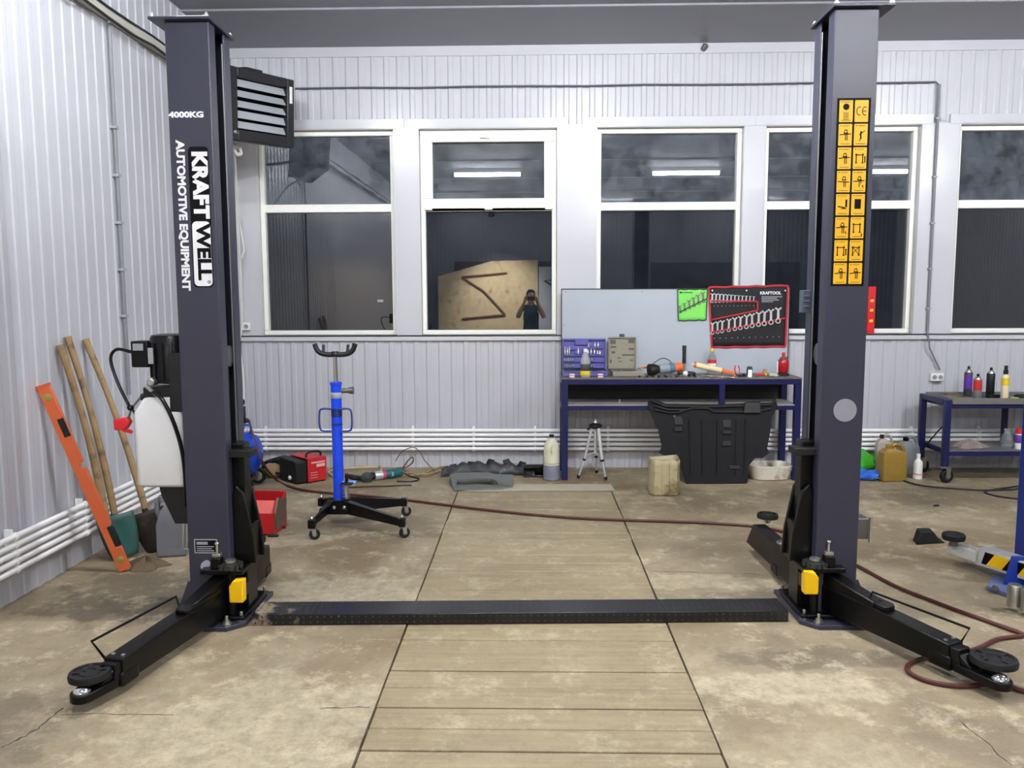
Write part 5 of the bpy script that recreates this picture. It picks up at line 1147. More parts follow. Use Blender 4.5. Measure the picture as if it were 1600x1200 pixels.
# ================================================================ against the left wall
def lean(name, label, cat, bot, top, build):
    r = thing(name, label, cat, tuple(bot)); build(r, Vector(bot), Vector(top)); return r
M_lev = mat('orange level paint', (206, 98, 56), .42, var=.06)
b0 = F(196, 893); t0 = AX(68, 604, XL + .035); 
def lv(r, b, t):
    b = b + Vector((0, 0, .012)); d = (t - b).normalized(); L = (t - b).length
    sd = Vector((.25, -1, 0)); nrm = (sd - d * sd.dot(d)).normalized(); wd = d.cross(nrm)
    M = Matrix(((wd.x, nrm.x, d.x, b.x), (wd.y, nrm.y, d.y, b.y), (wd.z, nrm.z, d.z, b.z), (0, 0, 0, 1)))
    M = r.matrix_world.inverted() @ M if False else Matrix.Translation(-Vector(r.location)) @ M
    mb = MB(); h = .033
    # profile with a notch and the hand slots
    mb.prism([(-h, -.012, 0), (h, -.012, 0), (h, -.012, L * .125), (h * .1, -.012, L * .13), (h * .1, -.012, L * .24), (h, -.012, L * .25), (h, -.012, L * .56), (h * .2, -.012, L * .57), (h * .2, -.012, L * .585), (h, -.012, L * .595), (h, -.012, L), (-h, -.012, L)], (0, .024, 0), M); mb.build('level_body', M_lev, r, bev=.003)
    mb = MB(); mb.box(h * .12, h * 1.05, -.013, .013, L * .132, L * .238, M); mb.build('grip', M_blkm, r, bev=.003)
    mb = MB(); mb.box(-h * .1, h * .95, .0122, .0135, L * .735, L * .83, M); mb.build('vial_window', M_blkm, r)
    for f in (.06, .945):
        mb = MB(); mb.lathe([(.02, -.0137), (.022, -.0125), (.022, .0125), (.02, .0137)], (0, 0, L * f), 16, (0, 1, 0), M=M); mb.build('round_vial', mat('vial green', (150, 138, 70), .3), r)
    mb = MB(); mb.box(-h - .002, h + .002, -.014, .014, L - .004, L + .012, M); mb.build('end_cap', mat('pale orange cap', (200, 92, 60), .5), r)
bpy.context.view_layer.update()
lean('spirit_level', 'long orange spirit level leaning on the left wall', 'spirit level', b0, t0, lv)
def shaft(name, label, cat, top_px, mid_px, bot_px, r0, head, hx=XL + .03, X1=None):
    t = AX(*top_px, hx); b = F(*bot_px); b.z = 0
    r = thing(name, label, cat, (b.x, b.y, 0))
    j = b.lerp(t, .16)
    mb = MB(); N = 14; bw = Vector((.012, .02, 0))
    mb.tube([j.lerp(t, k / N) + bw * math.sin(k / N * 3.1) for k in range(N + 1)], [r0 * (1 + .12 * math.sin(k * .5)) for k in range(N + 1)], 10); mb.build('handle', M_mdf, r, world=True)
    head(r, b, j, (t - b).normalized())
M_tealp = mat('teal shovel paint', (44, 92, 88), .5, var=.3, scale=12, dirt=(88, 76, 58), dscale=9, dth=.5)
def blade(m, w, L, nm='blade'):
    def f(r, b, j, d):
        sd = d.cross(Vector((.35, -1, .1))).normalized(); n = sd.cross(d).normalized()
        mb = MB(); Lb = min(L, (j - b).length * 1.9)
        top = b + d * Lb
        mb.grid(lambda u, v: b + d * (Lb * v) + sd * (w * (u - .5) * (1 - .25 * (1 - v) ** 3 * 1.2)) + n * (.03 * (1 - (2 * u - 1) ** 2)) + Vector((0, 0, .012)) , 10, 8); mb.build(nm, m, r, world=True, thick=.004)
        mb = MB(); mb.tube([j - d * .1, j + d * .07], [.024, .02], 10); mb.build('socket', m, r, world=True)
    return f
M_rust = mat('rusty dark steel', (52, 46, 42), .6, var=.3, metal=.3, dirt=(90, 66, 46), dscale=10)
shaft('shovel', 'shovel with worn wooden handle and teal blade leaning on the left wall', 'shovel', (105, 526), None, (196, 872), .019, blade(M_tealp, .21, .27))
shaft('digging_spade', 'rough wooden handled spade leaning on the left wall, nearest the lift', 'spade', (133, 530), None, (250, 862), .019, blade(M_rust, .2, .26))
shaft('wooden_pole', 'pale wooden pole leaning on the wall just behind the orange level', 'pole', (94, 539), None, (182, 876), .021, lambda r, b, j, d: MB().tube([b + Vector((0, 0, .012)), j], [.02, .021], 10).build('pole_foot', M_mdf, r, world=True))
# grey oil canister
M_gcan = mat('grey canister plastic', (112, 114, 120), .42, var=.06)
p = F(262, 872); c = p + Vector((0, .09, 0)); h = A(262, 774, c.y).z
root = thing('oil_canister', 'grey plastic oil canister on the floor behind the left lift column', 'canister', c, .25)
mb = MB(); rs = []
for z, x0_, x1_, d_ in ((0, -.075, .075, .07), (.01, -.085, .085, .08), (h * .55, -.085, .085, .08), (h * .78, -.06, .085, .078), (h * .92, -.02, .078, .06), (h * .96, .0, .06, .04)):
    rs.append([mb.bm.verts.new(v) for v in ((x0_, -d_, z), (x1_, -d_, z), (x1_, d_, z), (x0_, d_, z))])
for r1, r2 in zip(rs, rs[1:]):
    for k in range(4): mb.bm.faces.new((r1[k], r1[(k + 1) % 4], r2[(k + 1) % 4], r2[k]))
mb.bm.faces.new(rs[0][::-1]); mb.bm.faces.new(rs[-1]); mb.build('canister_body', M_gcan, root, bev=.022, seg=4)
mb = MB(); mb.tube(smooth_path([(-.07, 0, h * .62), (-.085, 0, h * .8), (-.06, 0, h * .98), (.0, 0, h * 1.0), (.03, 0, h * .95)], 5), .016, 10); mb.build('handle', M_gcan, root)
mb = MB(); mb.lathe([(.026, h * .9), (.026, h * .99), (.022, h)], (-.05, 0, -.0), 14); mb.build('cap', M_gcan, root)
mb = MB(); mb.box(-.0872, -.0855, -.05, .05, h * .2, h * .5); mb.box(-.05, .05, -.0822, -.0805, h * .2, h * .5); mb.build('paper_label', M_gcan, root)
# heap of rags
def rag(name, label, loc, rx, ry, hz, m, seed, n=18, cat='rag'):
    rnd = random.Random(seed); ph = [rnd.uniform(0, 6.28) for _ in range(8)]
    def f(u, v):
        a = u * 2 * PI; rr = v
        k = 1 + .22 * math.sin(3 * a + ph[0]) + .13 * math.sin(5 * a + ph[1])
        z = hz * (1 - rr ** 2) * (1 + .35 * math.sin(4 * a + ph[2] + 5 * rr)) + .012 * math.sin(9 * a + 7 * rr + ph[3])
        return Vector((rx * rr * k * math.cos(a), ry * rr * k * math.sin(a), max(.002, z * (1 if rr < .99 else 0))))
    mb = MB(); mb.grid(f, n * 2, 10); bmesh.ops.remove_doubles(mb.bm, verts=mb.bm.verts, dist=.0004)
    return solo(name, mb, m, label, cat, loc, sub=1, ang=80)
M_rag = mat('dirty rag', (96, 82, 62), .85, var=.35, scale=14, bump=.4, bscale=40)
rag('rag', 'dirty brown rag crumpled on the floor by the shovels', F(228, 886, 0), .12, .08, .05, M_rag, 2)
# ================================================================ red metal toolbox
p0, p1 = F(384, 838), F(418, 838)
c = Vector(((A(378, 830, p0.y).x + A(426, 830, p0.y).x) / 2, p0.y + .14, 0))
root = thing('toolbox', 'open red metal toolbox on the floor behind the left lift column', 'toolbox', c, -.05)
hw = .105; d2 = .13; h = A(400, 772, p0.y + .25).z
M_tb = mat('toolbox red', (176, 24, 30), .35, var=.08, scale=8); M_tbf = mat('pinkish toolbox red', (206, 92, 84), .5, var=.12, scale=10)
mb = MB()
mb.prism([(-hw - .04, -d2, .02), (-hw - .04, -d2, .15), (-hw - .04, -d2 + .07, .22), (-hw - .04, -d2 + .075, .216), (-hw - .04, -d2 + .006, .146), (-hw - .04, -d2 + .006, .02)], (2 * hw + .04, 0, 0)); mb.box(-hw - .04, hw, -d2, d2, .012, .02); mb.build('front_panel', M_tb, root, bev=.002)
mb = MB(); mb.prism([(-hw - .038, -d2 - .001, .152), (-hw - .038, -d2 + .068, .223), (-hw - .038, -d2 + .07, .2215), (-hw - .038, -d2 + .001, .1505)], (2 * hw + .034, 0, 0)); mb.build('pinkish_lid', M_tbf, root)  # sloped lid in a paler, pinkish red
mb = MB(); mb.box(-hw - .04, hw, d2 - .006, d2, .021, h + .02); mb.build('back_panel', M_tb, root, bev=.002)
for x in (hw, -hw - .046): mb = MB(); mb.prism([(x, -d2, .0), (x, d2, .0), (x, d2, h + .02), (x, -d2 + .12, h - .04), (x, -d2 + .07, .224), (x, -d2, .15)], (.006, 0, 0)); mb.build('end_panel', M_tb, root)
mb = MB(); mb.prism([(hw + .0065, -d2 + .03, .03), (hw + .0065, d2 - .06, .05), (hw + .0065, d2 - .03, .2), (hw + .0065, -d2 + .08, .24), (hw + .0065, -d2 + .02, .15)], (.014, 0, 0)); mb.build('hinge_arm', mat('worn steel', (110, 92, 78), .55, metal=.4, var=.2), root)
mb = MB(); mb.box(-hw - .038, hw - .002, -d2 + .072, d2 - .007, .15, .17); mb.build('tray', M_bk, root)
for px, py, lab in ((438, 826, 'short black steel pin on the floor right of the red toolbox'), (427, 839, 'short black steel pin on the floor before the red toolbox')):
    q_ = F(px, py); mb = MB(); mb.lathe([(.007, -.035), (.01, -.03), (.01, .03), (.007, .035)], (0, 0, .0105), 10, (1, .12, 0)); solo('steel_pin', mb, M_blkm, lab, 'pin', q_)
# ================================================================ along the back wall floor
# welder
p0, p1 = F(482, 756), F(512, 752)
yaw = math.atan2(p1.y - p0.y, p1.x - p0.x) + .18
root = thing('welder', 'red inverter welder box standing on the floor near the wall', 'welder', p0, yaw)
Lw, Dw, Hw = (p1 - p0).length + .01, .30, A(497, 717, p0.y).z
M_wr = mat('welder red', (190, 34, 40), .4, var=.05)
mb = MB(); mb.box(0, Lw, 0, .012, .012, Hw); mb.box(0, Lw, Dw - .012, Dw, .012, Hw); mb.box(0, Lw, .012, Dw - .012, Hw - .012, Hw); mb.build('red_cover', M_wr, root, bev=.004)
mb = MB(); mb.box(.002, Lw - .002, .0125, Dw - .0125, .012, Hw - .0125); mb.build('front_panel', M_blkm, root, bev=.003)
mb = MB(); mb.prism([(0, .01, .012), (0, Dw - .01, .012), (0, Dw - .01, Hw - .01), (0, .01, Hw - .02)], (-.1, .02, 0)); mb.build('black_end', M_blkm, root, bev=.01)
mb = MB(); mb.lathe([(.018, 0), (.02, .008), (.01, .016)], (-.101, .12, .05), 12, (-1, 0, 0)); mb.build('cable_plug', M_white, root)
for fx in (.02, Lw - .02):
    mb = MB(); mb.box(fx - .012, fx + .012, .02, Dw - .02, 0, .0118); mb.build('foot', M_rub, root)
mb = MB(); mb.box(Lw * .18, Lw * .9, -.0012, -.0002, Hw * .78, Hw * .84); mb.box(Lw * .45, Lw * .9, -.0012, -.0002, Hw * .62, Hw * .74)
for k in range(3): mb.box(Lw * .12, Lw * .5, -.0012, -.0002, Hw * (.4 - .1 * k), Hw * (.42 - .1 * k))
mb.build('printed_text', mat('pale print', (226, 180, 176), .5), root)
mb = MB(); mb.tube(smooth_path([(.02, .06, Hw), (.03, .06, Hw + .035), (Lw * .5, .06, Hw + .045), (Lw - .03, .06, Hw + .035), (Lw - .02, .06, Hw)], 4), .009, 8); mb.build('carry_handle', M_blkm, root)
# cables heaped beside it
M_tan = mat('tan leather', (150, 124, 88), .7, var=.25)
root = thing('cable_heap', 'heap of black welding cable and tan gloves on the floor beside the red welder', 'cable', F(440, 748))
rnd = random.Random(11); mb = MB()
for k in range(7):
    cc = Vector((rnd.uniform(-.1, .1), rnd.uniform(.0, .2), .02 + .018 * k)); R_ = rnd.uniform(.08, .13)
    mb.tube([cc + Vector((R_ * math.cos(a_) * 1.2, R_ * math.sin(a_) * .8, .02 * math.sin(2 * a_ + k))) for a_ in [2 * PI * q_ / 18 for q_ in range(18)]], .0105, 7, closed=True)
mb.build('cable_coil', M_blkm, root)
def blob(c, r, sc, seed): 
    rn = random.Random(seed); mb = MB(); bmesh.ops.create_icosphere(mb.bm, subdivisions=2, radius=r, matrix=Matrix.Translation(c) @ Matrix.Diagonal((*sc, 1)))
    for v in mb.bm.verts: v.co += Vector((rn.uniform(-1, 1), rn.uniform(-1, 1), rn.uniform(-1, 1))) * r * .13
    return mb
blob((-.07, .02, .07), .08, (1.1, .7, .8), 3).build('glove', M_tan, root, sub=1); blob((.05, .0, .05), .06, (1.1, .8, .7), 5).build('glove', M_ltgrey, root, sub=1)
blob((-.02, .1, .13), .1, (1.1, .7, .6), 4).build('bag', M_blkm, root, sub=1)
# angle grinder
a, b = F(574, 752), F(628, 745); 
root = thing('angle_grinder', 'teal and white angle grinder lying on the floor right of the blue jack', 'power tool', (a + b) / 2)
ax = (b - a).normalized(); L = (b - a).length; a = a + Vector((0, 0, .04)); 
mb = MB(); mb.lathe([(.01, -.02), (.03, -.01), (.036, .03), (.032, L * .2)], a, 14, ax); mb.lathe([(.02, -.0), (.05, .004), (.05, .012), (.02, .02)], a + Vector((0, -.02, -.005)), 18, (.3, -1, .3)); mb.build('gear_head', M_blkm, root, world=True)
mb = MB(); mb.lathe([(.034, L * .2 + .001), (.038, L * .26), (.038, L * .42)], a, 16, ax); mb.build('silver_collar', M_alu, root, world=True)
mb = MB(); mb.lathe([(.0385, L * .42 + .001), (.0395, L * .44), (.0395, L * .5)], a, 16, ax); mb.build('pink_ring', mat('pink ring', (200, 60, 96), .5), root, world=True)
mb = MB(); mb.lathe([(.0385, L * .5 + .001), (.04, L * .55), (.037, L * .9), (.03, L), (.01, L + .01)], a, 16, ax); mb.build('motor_housing', mat('teal tool body', (28, 92, 98), .42), root, world=True)
mb = MB(); mb.lathe([(.022, 0), (.022, .0015)], a + ax * (L * .72) + Vector((0, -.0395, .004)), 14, (0, -1, .1)); mb.build('round_badge', M_ltgrey, root, world=True)
mb = MB(); mb.tube(smooth_path([a + Vector((.03, .03, -.01)), F(556, 747, .03), F(545, 744, .035), F(566, 748, .03)], 4), .02, 8); mb.build('side_handle', M_blkm, root, world=True)
mb = MB(); mb.tube(smooth_path([b + Vector((.01, .0, .04)), F(640, 744, .01), F(655, 748, .008), F(645, 752, .008), F(620, 752, .008)], 5), .006, 6); mb.build('cord', M_blkm, root, world=True)
# cable coils on the floor
M_bei = mat('beige cable', (186, 168, 132), .55, var=.1)
def coil(name, label, pts, r, m, z=None, closed=False, n=6):
    z = r + .001 if z is None else z
    w_ = [F(x, y, z + .0) if not isinstance(y, tuple) else F(x, y[0], y[1]) for x, y in pts]
    s_ = smooth_path(w_, n, closed)
    for v in s_: v.z = max(v.z, r + .001)
    mb = MB(); mb.tube(s_, r, 7, closed=closed); return tag(mb.build(name, m), label, 'cable')
coil('beige_cable', 'loops of beige cable on the floor behind the blue jack', [(512, 734), (522, 728), (540, 727), (570, 729), (592, 728), (595, 735), (584, 742), (560, 748), (535, 749), (520, 744), (514, 737), (530, 733), (556, 731), (590, 730)], .009, M_bei)
coil('brown_cable', 'tangled brown cable on the floor against the wall, right of the grinder', [(600, 735), (615, 733), (632, 731), (645, (722, .1)), (644, (714, .16)), (636, (722, .1)), (630, 734), (645, 742), (668, 744), (684, 738), (690, 734)], .006, mat('brown cable', (120, 100, 72), .6))
coil('tan_cable', 'pale tan cable trailing along the floor to the bumper parts', [(612, 737), (640, 739), (662, 741), (680, 738), (700, 732), (690, 729), (660, 740), (640, 743)], .008, mat('tan cable', (156, 138, 100), .6))
coil('thin_wire', 'thin dark wire hooped against the pipes behind the cables', [(618, (720, .1)), (628, (706, .2)), (645, (699, .24)), (656, (706, .2)), (664, (720, .1)), (680, 736)], .004, mat('wire', (110, 88, 74), .5))
mb = MB(); a, b = F(530, 763), F(643, 759); mb.bar(a + Vector((0, 0, .006)), b + Vector((0, 0, .006)), .014, .008); tag(mb.build('steel_strip', M_rust, bev=.001), 'thin rusty steel strip lying on the floor before the grinder', 'strip')
# old bumper parts
M_scrap = mat('scuffed dark plastic', (50, 51, 54), .5, var=.4, scale=14, dirt=(150, 148, 142), dscale=16, dth=.62)
a, b = F(684, 748), F(840, 750)
root = thing('bumper_bar', 'long scuffed dark bumper part lying on the floor by the wall', 'car part', ((a.x + b.x) / 2, a.y + .12, 0))
mb = MB(); N = 16; L = (b.x - a.x) - .05
def bump(u, v):
    x = (u - .5) * L; arch = 1 - (2 * u - 1) ** 2
    return Vector((x, -.02 + .12 * arch + (.07 - .14 * v) * 1.0 + .03 * math.sin(u * 9), .012 + .09 * math.sin(v * PI) * (.55 + .45 * arch) + .014 * math.sin(u * 37) * math.sin(v * PI)))
mb.grid(bump, 40, 8); mb.build('bumper_skin', M_scrap, root, thick=.008)
for u_ in (.12, .3, .52, .7, .86):
    mb = MB(); mb.box(-.03, .03, -.03, .03, -.012, .012, Matrix.Translation(bump(u_, .45) + Vector((0, 0, .0))) @ Matrix.Rotation(.5, 4, 'X') @ Matrix.Rotation(.4 * math.sin(u_ * 20), 4, 'Z')); mb.build('bracket', random.choice([M_blkm, M_scrap]), root, bev=.004)
for u_ in (.22, .62, .78):
    mb = MB(); mb.box(-.02, .025, -.014, .014, -.004, .012, Matrix.Translation(bump(u_, .38)) @ Matrix.Rotation(.6, 4, 'X')); mb.build('white_clip', M_ltgrey, root, bev=.003)
q_ = F(836, 746); root = thing('air_duct', 'black plastic air duct on the floor right of the bumper part', 'car part', q_)
mb = MB()
ring_ = lambda s_, y_: [(-.1 * s_, y_, .005), (.1 * s_, y_, .005), (.1 * s_, y_, .085 * s_), (-.1 * s_, y_, .085 * s_)]
vs = [[mb.bm.verts.new(v) for v in ring_(1, 0)], [mb.bm.verts.new(v) for v in ring_(.95, .16)]]
for k in range(4): mb.bm.faces.new((vs[0][k], vs[0][(k + 1) % 4], vs[1][(k + 1) % 4], vs[1][k]))
mb.bm.faces.new(vs[1]); mb.build('duct', M_blkm, root, thick=.008)
mb = MB(); mb.lathe([(.03, 0), (.038, .01), (.038, .05), (.02, .06)], (.13, .03, .035), 12, (.3, -1, .2)); mb.build('duct_end', M_rust, root)
# arch shaped trim on the floor
o_ = [(703, 742), (712, 739), (762, 738), (775, 741), (802, 742), (801, 760), (780, 763), (709, 765)]
i_ = [(713, 757), (714, 749), (722, 749), (745, 747), (768, 748), (775, 751), (778, 757), (760, 758)]
M_trim = mat('dusty grey plastic', (98, 101, 98), .5, var=.2)
root = thing('arch_trim', 'grey plastic arch shaped trim lying on the floor before the bumper part', 'car part', F(752, 764))
mb = MB(); zo = .075
O = [F(x, y, zo if y < 750 else .012) for x, y in o_]
Ob = [Vector((v.x, v.y - .01, .004)) for v in O]
I = [F(x, y, .05 if y < 755 else .012) for x, y in i_]; Ib = [Vector((v.x, v.y, .004)) for v in I]
vo = [mb.bm.verts.new(v) for v in O]; vi = [mb.bm.verts.new(v) for v in I]; vob = [mb.bm.verts.new(v) for v in Ob]; vib = [mb.bm.verts.new(v) for v in Ib]
pair = [0, 1, 3, 4, 5, 6, 7, 0]
order_o = [7, 0, 1, 2, 3, 4, 5, 6]; order_i = [0, 1, 2, 3, 4, 5, 6, 7]
for k in range(8):
    a0, a1 = order_o[k], order_o[(k + 1) % 8]; b0_, b1_ = order_i[k], order_i[(k + 1) % 8]
    mb.bm.faces.new((vo[a0], vo[a1], vi[b1_], vi[b0_])); mb.bm.faces.new((vo[a0], vob[a0], vob[a1], vo[a1])); mb.bm.faces.new((vi[b0_], vi[b1_], vib[b1_], vib[b0_]))
mb.build('trim_shell', M_trim, root, world=True, thick=.005)
# pale cement sill at the end of the pit
p = [F(722, 768), F(961, 767), F(954, 757), F(800, 757)]
mb = MB(); mb.prism([Vector((v.x, v.y, .0006)) for v in p], (0, 0, .003)); struct('trim_7', mb, mat('pale cement', (176, 168, 146), .7, var=.15, scale=12, bump=.3, bscale=30))
# ================================================================ right: trolley
TY0, TY1 = 6.78, 7.2
tx0 = A(1475, 640, TY0).x; tx1 = tx0 + 1.05; zt_ = A(1480, 624, TY0).z; zs_ = A(1500, 703, TY0).z
TR = thing('trolley', 'navy blue two-shelf tool trolley on castors at the right by the wall', 'trolley', (tx0 + .4, 7.0, 0))
M_tray2 = mat('worn tray steel', (112, 112, 108), .5, metal=.3, var=.25, scale=8)
for (x, y) in ((tx0, TY0), (tx0, TY1), (tx1, TY0), (tx1, TY1)):
    mb = MB(); mb.box(x, x + .055, y - .02, y + .02, .14, zt_ + .0); mb.build('post', M_navy, TR, world=True, bev=.006)
    castor(TR, (x + .027, y), .058, .3 if x == tx0 else -.4, .14)
for x in (tx0, tx1): mb = MB(); mb.box(x, x + .055, TY0 + .0202, TY1 - .0202, zt_ - .045, zt_); mb.build('end_rail', M_navy, TR, world=True, bev=.006)
mb = MB(); mb.box(tx0 + .056, tx1 - .001, TY0 - .01, TY1 + .01, zt_ - .075, zt_ - .04); mb.build('top_rail', M_navy, TR, world=True, bev=.003)
mb = MB(); mb.box(tx0 + .057, tx1 - .002, TY0 - .02, TY1 + .02, zt_ - .039, zt_ - .03); mb.box(tx0 + .057, tx1 - .002, TY0 - .026, TY0 - .02, zt_ - .039, zt_ + .012); mb.box(tx0 + .057, tx1 - .002, TY1 + .02, TY1 + .026, zt_ - .039, zt_ + .012); mb.build('top_tray', M_tray2, TR, world=True, bev=.002)
mb = MB(); mb.box(tx0 + .056, tx1 - .001, TY0 - .015, TY1 + .015, zs_ - .05, zs_ - .008); mb.build('lower_rail', M_navy, TR, world=True, bev=.003)
mb = MB(); mb.box(tx0 + .057, tx1 - .002, TY0 - .012, TY1 + .012, zs_ - .0078, zs_); mb.build('lower_tray', M_tray2, TR, world=True)
xm = A(1570, 650, TY1).x; mb = MB(); mb.box(xm - .02, xm + .02, TY1 - .02, TY1 + .02, zs_, zt_ - .076); mb.build('post', M_navy, TR, world=True, bev=.003)
mb = MB(); mb.tube(smooth_path([(tx0 + .05, TY0 + .02, .52), (tx0 + .04, TY0 + .15, .42), (tx0 - .0, TY0 + .3, .25), (tx0 + .02, TY1 - .03, .2)], 5), .006, 6); mb.build('hanging_cord', M_blkm, TR, world=True)
ztt = zt_ - .0298
def tt(px, Y): return Vector((A(px, 610, Y).x, Y, ztt))
def can(px, Y, base, topz, body, label, bands=(), r=.033, cap=M_blk, nz=True):
    c = tt(px, Y); h = A(px, topz, Y).z - ztt
    root = thing('spray_can', label, 'spray can', c)
    mb = MB(); mb.lathe([(r * .93, 0), (r, .004), (r, h * .78), (r * .9, h * .81)], n=20); mb.build('can_body', body, root)
    mb = MB(); mb.lathe([(r * .92, h * .8105), (r * .9, h * .83), (r * .45, h * .9), (r * .4, h * .91)], n=16); mb.build('can_shoulder', M_zinc, root)
    mb = MB(); mb.lathe([(r * .34, h * .9105), (r * .34, h * .97), (r * .25, h)], n=12); mb.build('nozzle', cap, root)
    for z0, z1, m in bands: mb = MB(); mb.lathe([(r, h * z0), (r + .0008, h * z0 + .001), (r + .0008, h * z1), (r, h * z1 + .001)], n=20); mb.build('printed_band', m, root)
    return root
M_pur = mat('purple print', (92, 58, 150), .35); M_redc = mat('red can', (186, 44, 44), .35); M_cgrey = mat('can grey', (112, 110, 108), .4)
can(1512, 7.1, 0, 572, M_dkgrey, 'purple and black spray can at the back of the trolley top', [(.3, .72, M_pur)])
can(1527, 6.86, 0, 584, M_cgrey, 'red and grey spray can at the front of the trolley top', [(.42, .76, M_redc)])
can(1547, 7.08, 0, 574, M_blkm, 'black spray can at the back of the trolley top')
h_ = A(1570, 571, 6.9).z - ztt
bottle('spray_bottle', tt(1570, 6.88), [(.028, 0), (.03, .005), (.03, h_ * .62), (.026, h_ * .72), (.016, h_ * .76)], mat('cream bottle', (220, 208, 176), .45), 'white and yellow bottle with black cap on the trolley top', 'bottle', [(.018, h_ * .7605), (.019, h_ * .86), (.013, h_ * .88), (.014, h_)], M_blkm, [(h_ * .45, h_ * .66, .0305, mat('yellow print', (222, 190, 40), .45))])
c = tt(1494, 6.93)
root = thing('parts_tray', 'low tray of dark small tools on the trolley top left', 'tray', c)
mb = MB(); mb.box(-.1, .1, -.08, .08, 0, .012); mb.box(-.1, .1, -.08, -.072, .012, .035); mb.box(-.1, .1, .072, .08, .012, .035); mb.box(-.1, -.092, -.072, .072, .012, .035); mb.box(.092, .1, -.072, .072, .012, .035); mb.build('tray_pan', M_tray2, root, bev=.002)
def bartool(name, label, a, b, r, m, cat, m2=None):
    root = thing(name, label, cat, tuple((a + b) / 2)); ax = (b - a).normalized(); L = (b - a).length
    mb = MB(); mb.lathe([(r * .7, 0), (r, .008), (r, L * .45), (r * .8, L * .5)], a + Vector((0, 0, r)), 10, ax); mb.build('handle', m, root, world=True)
    mb = MB(); mb.cyl(a + Vector((0, 0, r)) + ax * (L * .5005), a + Vector((0, 0, r)) + ax * L, r * .4, 8); mb.build('shaft', m2 or M_steel, root, world=True)
bartool('screwdriver', 'blue handled tool on the trolley top before the black can', tt(1532, 6.84), tt(1556, 6.9), .017, mat('blue handle', (36, 66, 150), .4), 'screwdriver')
bartool('screwdriver', 'yellow and black screwdriver on the trolley top beside the bottle', tt(1580, 6.95), tt(1606, 6.85), .015, mat('lime handle', (196, 210, 60), .4), 'screwdriver', M_blkm)
bartool('pry_bar', 'black pry bar along the back of the trolley top', tt(1478, 7.15), tt(1504, 7.16), .012, M_blkm, 'bar', M_blkm)
bartool('file', 'dark red handled file on the trolley top before the bottle', tt(1553, 6.8), tt(1572, 6.805), .01, mat('dark red handle', (130, 44, 40), .5), 'file')
blockthing('black_box', 'black tool box lying on the trolley top behind the blue tool', 'box', tt(1556, 7.0), .14, .07, .045, M_blkm)
blockthing('cardboard_scrap', 'brown cardboard scrap on the trolley top behind the tray', 'cardboard', tt(1488, 7.06), .12, .06, .05, mat('brown card', (110, 92, 70), .8, var=.2))
blockthing('black_pouch', 'black pouch at the right end of the trolley top', 'pouch', tt(1600, 7.05), .12, .08, .04, M_blkm)
# lower shelf
def ts(px, Y): return Vector((A(px, 700, Y).x, Y, zs_ + .0005))
rag('rag', 'grey pink rag lying on the trolley lower shelf', ts(1515, 6.9), .15, .08, .05, mat('grey pink rag', (130, 118, 114), .85, var=.25, bump=.3), 8)
c = ts(1575, 6.92); bottle('plastic_jar', c, [(.05, 0), (.058, .008), (.058, .07), (.05, .1), (.035, .125), (.034, .14)], M_pet, 'crumpled clear plastic bottle on the trolley lower shelf', 'bottle', [(.036, .1405), (.036, .155), (.03, .157)], M_clear)
c = ts(1592, 6.83); h_ = A(1592, 670, 6.83).z - zs_
root = thing('spray_can', 'red, purple and white spray can on the trolley lower shelf', 'spray can', c)
mb = MB(); mb.lathe([(.031, 0), (.033, .004), (.033, h_ * .72), (.03, h_ * .76)], n=20); mb.build('can_body', M_white, root)
mb = MB(); mb.lathe([(.033, h_ * .3), (.0338, h_ * .31), (.0338, h_ * .7), (.033, h_ * .71)], n=20); mb.build('printed_band', M_pur, root)
mb = MB(); mb.lathe([(.032, h_ * .7605), (.033, h_ * .78), (.033, h_ * .98), (.03, h_)], n=20); mb.build('cap', M_redp, root)
# red level standing on the sill behind the right column
a, b = A(1359, 524, YB + .02), A(1360, 448, YB + .02)
root = thing('spirit_level', 'short red spirit level standing on the window sill behind the right column', 'spirit level', (a.x, YB + .015, ZW0 + .001))
L = b.z - ZW0
mb = MB(); mb.box(-.033, .033, -.012, .012, 0, L); mb.build('level_body', mat('red level', (206, 24, 34), .4), root, bev=.004)
for f in (.27, .5, .7): mb = MB(); mb.box(-.016, .016, -.0135, -.0125, L * f - .012, L * f + .012); mb.build('vial', M_lab_y, root, bev=.002)
